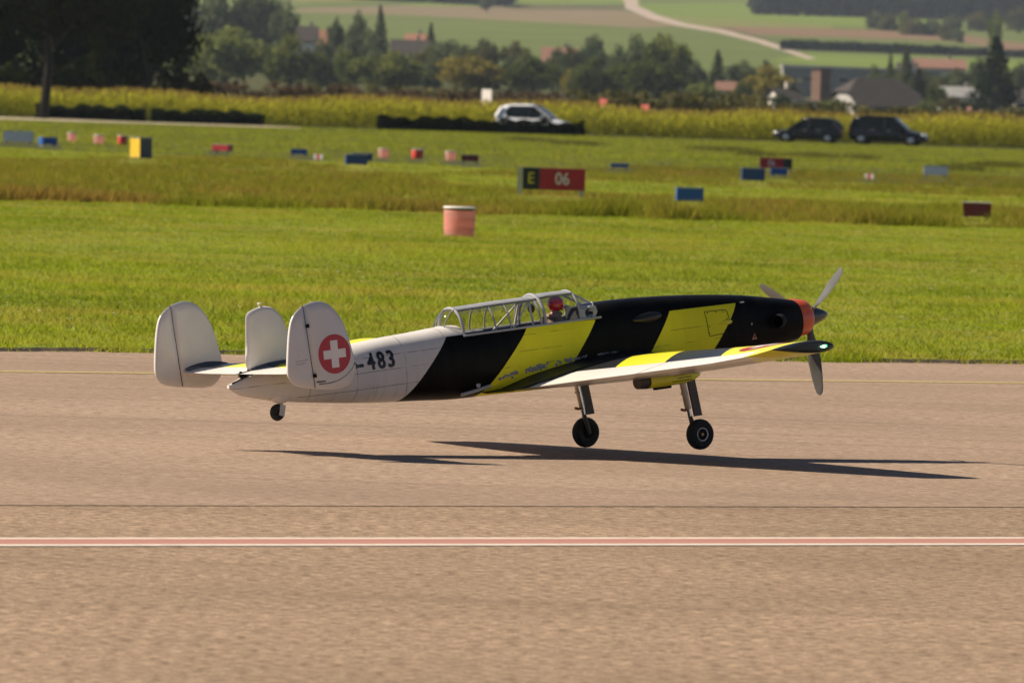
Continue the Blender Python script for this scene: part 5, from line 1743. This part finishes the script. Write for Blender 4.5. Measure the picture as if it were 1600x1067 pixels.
    part(MB().tube([(-3.94, LY, -1.16), (-3.90, LY + s * .0, -1.32), (-3.858, LY + s * .01, -1.455), (-3.858, LY + s * .14, -1.455)], [.034, .04, .036, .03], 10), 'axle_fork', A_BRN, leg)
    part(MB().tube([(-4.10, LY, -1.04), (-4.03, LY, -1.06), (-3.96, LY, -1.05)], .022, 8), 'torque_lug', plain('lug_orange', (.30, .12, .04), .5), leg)
    part(MB().tube([(-4.075, LY - s * .05, -.48), (-4.01, LY - s * .05, -.82), (-3.97, LY - s * .05, -1.08)], .014, 6), 'brake_line', A_CHR, leg)
    cov = MB()
    a0, a1 = np.array([-3.90, LY + s * .02, -.50]), np.array([-3.80, LY + s * .02, -1.17])
    hw = .072
    V = [(p[0] + dx, p[1] + dy, p[2]) for p in (a0, a1) for dx, dy in ((-hw, -.02), (hw, -.02), (hw, .02), (-hw, .02))]
    part(cov.add(V, [(0, 1, 2, 3), (7, 6, 5, 4), (0, 4, 5, 1), (1, 5, 6, 2), (2, 6, 7, 3), (3, 7, 4, 0)]), 'leg_cover', A_BRN, smooth=False)
    WYc = s * 1.475
    tw = .085
    pr = [(.105, -.07), (.13, -.085), (.18, -.086), (.215, -.072), (.236, -.035), (.240, 0), (.236, .035), (.215, .072), (.18, .086), (.13, .085), (.105, .07), (.105, -.07)]
    wh = part(MB().lathe(pr, c=(-3.858, WYc, -1.452), axis='y', n=36), 'main_wheel', TYRE, angle=50)
    part(MB().lathe([(0, s * .060), (.03, s * .060), (.045, s * .052), (.078, s * .055), (.088, s * .068), (.10, s * .082), (.108, s * .076), (.108, s * .0)], c=(-3.858, WYc, -1.452), axis='y', n=28), 'hub', plain('hub_alloy', (.75, .75, .75), .35, .2), wh, angle=40)
    part(MB().lathe([(0, s * .075), (.022, s * .075), (.022, s * .05)], c=(-3.858, WYc, -1.452), axis='y', n=12), 'axle_nut', plain('nut_brass', (.5, .35, .15), .4, .5), wh)
    mb = MB()
    for k in range(6):
        a = k * math.pi / 3
        mb.lathe([(.0, s * .062), (.013, s * .062), (.013, s * .04)], c=(-3.858 + .06 * math.cos(a), WYc, -1.452 + .06 * math.sin(a)), axis='y', n=8)
    part(mb, 'hub_bolts', A_PIT, wh)['kind'] = 'stuff'

# ---- tail
def plate(name, outline, y, th, mat, inset=.86, edge=None):
    """fin-like body with rounded rim: outline in (x,z), centre plane at y"""
    P = np.array(outline, float)
    c = P.mean(0)
    R1 = c + (P - c) * .955
    R2 = c + (P - c) * inset
    V = [(p[0], y, p[1]) for p in P]
    n = len(P)
    for sgn in (-1, 1):
        V += [(p[0], y + sgn * th * .30, p[1]) for p in R1] if False else [(p[0], y + sgn * th * .34, p[1]) for p in R1]
        V += [(p[0], y + sgn * th * .5, p[1]) for p in R2]
    Fc = []
    for si in (0, 1):
        a, b_ = n + si * 2 * n, 2 * n + si * 2 * n
        for k in range(n):
            j = (k + 1) % n
            q1 = (k, j, a + j, a + k); q2 = (a + k, a + j, b_ + j, b_ + k)
            Fc += [q1, q2] if si else [q1[::-1], q2[::-1]]
        cap = tuple(range(b_, b_ + n))
        Fc.append(cap if si else cap[::-1])
    mb = MB().add(V, Fc)
    me = pydata(name, mb.v, mb.f, True)
    bm = bmesh.new(); bm.from_mesh(me); bmesh.ops.recalc_face_normals(bm, faces=bm.faces); bm.to_mesh(me); bm.free()
    return part(None, name, mat, me=me, angle=60)
def smooth_poly(P, n=60):
    P = np.array(P, float); m = len(P); out = []
    for i in range(m):
        p0, p1, p2, p3 = P[i - 1], P[i], P[(i + 1) % m], P[(i + 2) % m]
        for u in np.linspace(0, 1, n // m + 2)[:-1]:
            out.append(.5 * ((2 * p1) + (p2 - p0) * u + (2 * p0 - 5 * p1 + 4 * p2 - p3) * u**2 + (3 * p1 - p0 - 3 * p2 + p3) * u**3))
    return np.array(out)
FIN = smooth_poly([(-11.087, 1.408), (-11.26, 1.392), (-11.40, 1.345), (-11.555, 1.225), (-11.63, 1.05), (-11.69, .76), (-11.735, .42), (-11.70, .28), (-11.61, .19), (-11.40, .128), (-11.15, .085), (-10.88, .052), (-10.69, .066), (-10.56, .145), (-10.488, .27), (-10.482, .40), (-10.54, .70), (-10.61, .95), (-10.69, 1.13), (-10.79, 1.27), (-10.93, 1.37)], 84)
def clip_side(P, keep_front, gap):
    # hinge line from (-11.345,1.37) to (-11.25,.10)
    hx = lambda z: -11.345 + (1.37 - z) / 1.27 * .095
    out = []
    n = len(P)
    f = lambda p: (p[0] - hx(p[1])) * (1 if keep_front else -1) - gap
    for i in range(n):
        a, b_ = P[i], P[(i + 1) % n]
        fa, fb = f(a), f(b_)
        if fa >= 0: out.append(a)
        if fa * fb < 0: out.append(a + (b_ - a) * fa / (fa - fb))
    return np.array(out)
for s in (-1, 1):
    y = s * 1.755
    fin = plate('tail_fin', clip_side(FIN, True, .007), y, .10, A_SIL, .80)
    rud = plate('rudder', clip_side(FIN, False, .007), y, .075, A_SIL, .72)
    part(MB().tube([(-11.350, y, 1.365), (-11.252, y, .115)], .011, 6), 'hinge_line', A_PIT, None)
    for zz in (1.06, .30):
        part(MB().box((-11.345 + (1.37 - zz) / 1.27 * .095 + .005, y + s * .045, zz), (.05, .02, .055)), 'hinge_fitting', A_PIT, smooth=False)
    part(MB().box((-11.16, y + s * .05, .20), (.16, .012, .014)), 'trim_rod', A_PIT, smooth=False)
    # roundel with its white cross on the outer face
    yo = y + s * .0505
    rd = part(MB().lathe([(.298, s * -.004), (.298, s * .002), (.0, s * .002)], c=(-10.872, yo, .588), axis='y', n=48), 'tail_roundel', A_RED, angle=30)
    L_, W_ = .205, .066
    t_ = .006
    part(MB().box((-10.872, yo + s * .003, .588), (2 * L_, t_, 2 * W_)).box((-10.872, yo + s * .003, .588 + (L_ + W_) / 2 + .0005), (2 * W_, t_, L_ - W_)).box((-10.872, yo + s * .003, .588 - (L_ + W_) / 2 - .0005), (2 * W_, t_, L_ - W_)), 'white_cross', A_WHT, rd, smooth=False)
    mb = MB()
    for row in range(2):
        for i in range(9 - row * 2): mb.box((-11.58 + i * .026, y + s * .038, .545 - row * .045 + i * .0015), (.018, .006, .012))
    part(mb, 'stencil_marking', A_FRM, rud, smooth=False)['kind'] = 'stuff'
    # lower front edge joint
    part(MB().tube([(x, y + s * .047, z) for x, z in ((-11.20, .165), (-11.0, .16), (-10.82, .19), (-10.68, .25), (-10.56, .34), (-10.50, .42))], .006, 5), 'fin_joint', A_PIT)
MID = smooth_poly([(-10.92, 1.302), (-11.05, 1.275), (-11.165, 1.22), (-11.19, 1.10), (-11.225, .75), (-11.25, .42), (-11.05, .36), (-10.5, .38), (-10.12, .42), (-10.22, .55), (-10.38, .75), (-10.46, .95), (-10.54, 1.13), (-10.66, 1.255), (-10.79, 1.298)], 70)
MID[:, 0] = np.maximum(MID[:, 0], -11.255)
plate('centre_fin', MID, 0, .10, A_SIL, .84)
part(MB().tube([(-10.905, 0, 1.29), (-10.905, 0, 1.345)], .014, 8).lathe([(0, 1.335), (.03, 1.34), (.03, 1.365), (0, 1.37)], c=(-10.905, 0, 0), n=10), 'tail_beacon', M_WHITE)
# stabiliser, elevators and fillets
def stab_pt(ay, c, up):
    le = np.interp(ay, [0, 1.72], [-10.12, -10.36]); te = np.interp(ay, [0, .9, 1.72], [-11.42, -11.40, -11.24]); ch = le - te
    yt = 5 * .10 * (.2969 * math.sqrt(max(c, 0)) - .126 * c - .3516 * c * c + .2843 * c**3 - .1036 * c**4) * ch
    return (le - ch * c, ay, .345 - .012 * c + (yt if up else -yt))
def stab_mat():
    m, t, b = nt('stabiliser_paint')
    sp = t.nodes.new('ShaderNodeSeparateXYZ'); t.links.new(objco(t), sp.inputs[0])
    ay = math_(t, 'ABSOLUTE', sp.outputs[1])
    s = math_(t, 'ADD', ay, math_(t, 'MULTIPLY', math_(t, 'ADD', sp.outputs[0], 10.7), .7))
    col = mixc(t, math_(t, 'MULTIPLY', math_(t, 'GREATER_THAN', s, .1), math_(t, 'LESS_THAN', s, 1.15)), (.02, .024, .032), C_YEL)
    t.links.new(col, b.inputs['Base Color']); b.inputs['Roughness'].default_value = .3
    return m
SM = stab_mat()
def stab_part(name, ys, c0, c1, s, mat, nc):
    cs = np.linspace(c0, c1, nc + 1) if c0 > 0 else c1 * (1 - np.cos(np.linspace(0, math.pi / 2, nc + 1)))
    V, Fc = [], []
    for ay in ys:
        up = [stab_pt(ay, c, True) for c in cs]; lo = [stab_pt(ay, c, False) for c in cs]
        ring = up[::-1] + lo[1:] if c0 == 0 else up[::-1] + lo
        V += [(p[0], s * p[1], p[2]) for p in ring]
    n = len(V) // len(ys)
    for i in range(len(ys) - 1):
        for k in range(n): Fc.append((i * n + k, i * n + (k + 1) % n, (i + 1) * n + (k + 1) % n, (i + 1) * n + k))
    Fc.append(tuple(range(n))); Fc.append(tuple(range((len(ys) - 1) * n, len(ys) * n))[::-1])
    me = pydata(name, V, Fc, True)
    bm = bmesh.new(); bm.from_mesh(me); bmesh.ops.recalc_face_normals(bm, faces=bm.faces); bm.to_mesh(me); bm.free()
    return part(None, name, mat, me=me, angle=40)
for s in (-1, 1):
    stab_part('stabiliser', [.02, .6, 1.2, 1.72], 0, .60, s, SM, 12)
    stab_part('elevator', [.06, .5, .9, 1.3, 1.715], .61, 1.0, s, A_WHT, 5)
    # fillets where the stabiliser meets the fins
    for y, h, x0, x1 in ((s * 1.70, .085, -11.20, -10.40), (s * .05, .10, -11.20, -10.10)):
        V, Fc = [], []
        nx = 12
        for i in range(nx + 1):
            x = x0 + (x1 - x0) * i / nx
            f = max(.03, math.sin(math.pi * (.04 + .92 * i / nx)) ** .7)
            for k in range(10):
                a = 2 * math.pi * k / 10
                V.append((x, y + .05 * f * math.cos(a), .365 + h * f * math.sin(a) * (1 if math.sin(a) > 0 else .5)))
        for i in range(nx):
            for k in range(10): Fc.append((i * 10 + k, i * 10 + (k + 1) % 10, (i + 1) * 10 + (k + 1) % 10, (i + 1) * 10 + k))
        Fc.append(tuple(range(10))); Fc.append(tuple(range(nx * 10, nx * 10 + 10))[::-1])
        part(MB().add(V, Fc), 'tail_fillet', plain('fillet_sky_reflection', (.045, .055, .075), .3, var=.05), angle=50)  # bluish sky reflection on the upward-facing grey paint, put into the colour
part(MB().box((-11.32, 0, .295), (.16, .03, .09), ry=.5).box((-11.22, .0, .30), (.05, .05, .10)), 'elevator_horn', A_PIT, smooth=False)
part(MB().tube([(-11.56, -.03, .205), (-11.3, -.06, .285), (-11.1, -.08, .33)], .012, 6), 'tail_cone_joint', A_PIT)
# antenna dome below, tail wheel
part(MB().lathe([(0, -.14), (.06, -.11), (.10, -.04), (.10, .02), (.07, .09), (0, .12)], c=(-10.02, 0, -.03), axis='x', n=14), 'ventral_blister', A_PIT)
bp = MB(); V = []
part(MB().lathe([(0, -.20), (.06, -.16), (.105, -.06), (.105, .06), (.06, .16), (0, .20)], c=(-10.70, -.06, -.09), axis='x', n=16), 'tailwheel_fairing', A_SIL)
tf = part(MB().tube([(-10.68, 0, -.16), (-10.67, 0, -.24), (-10.71, 0, -.25)], .035, 10).box((-10.695, -.055, -.30), (.10, .014, .17), ry=.25).box((-10.695, .055, -.30), (.10, .014, .17), ry=.25), 'tailwheel_fork', A_STEEL, angle=40)
tw_ = part(MB().lathe([(.05, -.03), (.07, -.042), (.10, -.04), (.125, -.02), (.130, 0), (.125, .02), (.10, .04), (.07, .042), (.05, .03), (.05, -.03)], c=(-10.752, 0, -.328), axis='y', n=28), 'tail_wheel', TYRE, angle=50)
part(MB().lathe([(0, -.03), (.05, -.03), (.052, .03), (0, .03)], c=(-10.752, 0, -.328), axis='y', n=16), 'hub', A_STEEL, tw_, angle=40)

# ---- pilot
def pilot():
    root = bpy.data.objects.new('person', None); COL.objects.link(root)
    base = np.array([-5.42, 0, -.13])
    root.matrix_world = plane_matrix(base)
    tag(root, 'pilot in a red helmet and brown jacket sitting in the front cockpit, looking ahead', 'person')
    J = {}
    V, E, Rr = [], [], []
    def add(name, p, r, par=None):
        J[name] = len(V); V.append(tuple(np.array(p) - base)); Rr.append(r)
        if par is not None: E.append((J[par], J[name]))
    add('pelvis', (-5.42, 0, -.02), .13)
    add('waist', (-5.42, 0, .13), .125, 'pelvis')
    add('chest', (-5.40, 0, .36), .14, 'waist')
    add('collar', (-5.38, 0, .52), .10, 'chest')
    add('neck', (-5.36, 0, .59), .062, 'collar')
    add('jaw', (-5.325, 0, .645), .075, 'neck')
    add('skull', (-5.32, 0, .75), .098, 'jaw')
    for s, n in ((-1, 'r'), (1, 'l')):
        add('sh' + n, (-5.38, s * .18, .50), .075, 'collar')
        add('el' + n, (-5.27, s * .26, .22), .055, 'sh' + n)
        add('wr' + n, (-5.04, s * .15, .10), .036, 'el' + n)
        add('pa' + n, (-4.96, s * .12, .10), .040, 'wr' + n)
        for f in range(4):
            add('f%d' % f + n, (-4.90, s * (.10 + .012 * (f - 1.5)), .085 + .022 * (1.5 - f)), .011, 'pa' + n)
            add('g%d' % f + n, (-4.875, s * (.07 + .010 * (f - 1.5)), .08 + .022 * (1.5 - f)), .010, 'f%d' % f + n)
        add('th' + n, (-4.93, s * .085, .14), .012, 'pa' + n)
        add('hip' + n, (-5.38, s * .10, -.03), .10, 'pelvis')
        add('kn' + n, (-4.98, s * .15, .06), .072, 'hip' + n)
        add('an' + n, (-4.78, s * .13, -.22), .048, 'kn' + n)
        add('to' + n, (-4.62, s * .13, -.26), .040, 'an' + n)
    me = bpy.data.meshes.new('body'); me.from_pydata(V, E, [])
    o = bpy.data.objects.new('tmp_body', me); COL.objects.link(o)
    md = o.modifiers.new('skin', 'SKIN'); md.branch_smoothing = .4
    for i, r in enumerate(Rr): me.skin_vertices[0].data[i].radius = (r, r)
    me.skin_vertices[0].data[0].use_root = True
    sb = o.modifiers.new('sub', 'SUBSURF'); sb.levels = 2; sb.render_levels = 2
    dg = bpy.context.evaluated_depsgraph_get(); dg.update()
    bm_ = bpy.data.meshes.new_from_object(o.evaluated_get(dg)); bpy.data.objects.remove(o)
    bm_.name = 'body'
    bm_.materials.clear()
    for m in (plain('jacket_brown', (.21, .145, .105), .85, var=.25, scale=14), plain('skin', (.42, .24, .17), .6), plain('trousers', (.06, .06, .07), .85), plain('glove', (.03, .025, .02), .6)): bm_.materials.append(m)
    for p in bm_.polygons:
        c = np.array(p.center) + base
        p.use_smooth = True
        p.material_index = 1 if c[2] > .60 else (3 if (c[0] > -5.02 and c[2] > .02 and abs(c[1]) < .2 and c[2] > .075) else (2 if (c[2] < .03 or c[0] > -5.1) else 0))
    new_obj('body', bm_, None, root)
    hb = bmesh.new(); bmesh.ops.create_uvsphere(hb, u_segments=28, v_segments=18, radius=1)
    for v in hb.verts: v.co = Vector((v.co.x * .135, v.co.y * .122, v.co.z * .130))
    kill = [f for f in hb.faces if (f.calc_center_median().x > .062 and f.calc_center_median().z < .045 and abs(f.calc_center_median().y) < .075) or f.calc_center_median().z < -.105]
    bmesh.ops.delete(hb, geom=kill, context='FACES')
    hm = bpy.data.meshes.new('helmet'); hb.to_mesh(hm); hb.free()
    for p in hm.polygons: p.use_smooth = True
    h = new_obj('helmet', hm, plain('helmet_red', (.55, .012, .02), .18, coat=.6, var=.05), root, tuple(np.array([-5.325, 0, .735]) - base))
    md = h.modifiers.new('solid', 'SOLIDIFY'); md.thickness = .012
    V = []
    MB().lathe([(.0, 0), (.012, .006), (.018, .02), (.0, .034)], axis='x', n=8).build('nose', bm_.materials[1], root, tuple(np.array([-5.235, 0, .70]) - base), smooth=True)
    for s in (-1, 1):
        MB().lathe([(0, -.006), (.012, -.003), (.013, .002), (0, .007)], axis='x', n=10).build('eye', M_BLACK, root, tuple(np.array([-5.237, s * .033, .728]) - base), smooth=True)
    MB().box((0, 0, 0), (.014, .05, .010)).build('mouth', plain('lips', (.28, .09, .08), .6), root, tuple(np.array([-5.242, 0, .655]) - base))
    MB().tube([(0, -.085, .01), (.06, -.075, -.02), (.10, -.02, -.02)], .007, 6).lathe([(0, -.02), (.017, -.014), (.017, .014), (0, .02)], c=(.105, -.01, -.02), axis='y', n=10).build('microphone', M_BLACK, root, tuple(np.array([-5.325, 0, .665]) - base))
    MB().tube([(.105 * math.cos(a) , .105 * math.sin(a), .012 * math.cos(a)) for a in np.linspace(0, 2 * math.pi, 17)], .03, 8).build('collar', plain('collar_pinkish', (.33, .21, .17), .85), root, tuple(np.array([-5.37, 0, .575]) - base), smooth=True)
pilot()

# ------------------------------------------------------------------ haze over the valley
def haze():
    b = MB().add([(-9000, -200, -2), (9000, -200, -2), (9000, 13500, -2), (-9000, 13500, -2), (-9000, -200, 420), (9000, -200, 420), (9000, 13500, 420), (-9000, 13500, 420)],
                 [(3, 2, 1, 0), (4, 5, 6, 7), (0, 1, 5, 4), (1, 2, 6, 5), (2, 3, 7, 6), (3, 0, 4, 7)])
    m = bpy.data.materials.new('haze'); m.use_nodes = True
    t = m.node_tree; t.nodes.clear()
    o = t.nodes.new('ShaderNodeOutputMaterial'); v = t.nodes.new('ShaderNodeVolumePrincipled')
    v.inputs['Color'].default_value = (.74, .86, 1.0, 1)
    v.inputs['Density'].default_value = HAZE
    v.inputs['Anisotropy'].default_value = .0
    t.links.new(v.outputs[0], o.inputs['Volume'])
    tag(b.build('haze', m), kind='stuff')
HAZE = 0.00003
haze()
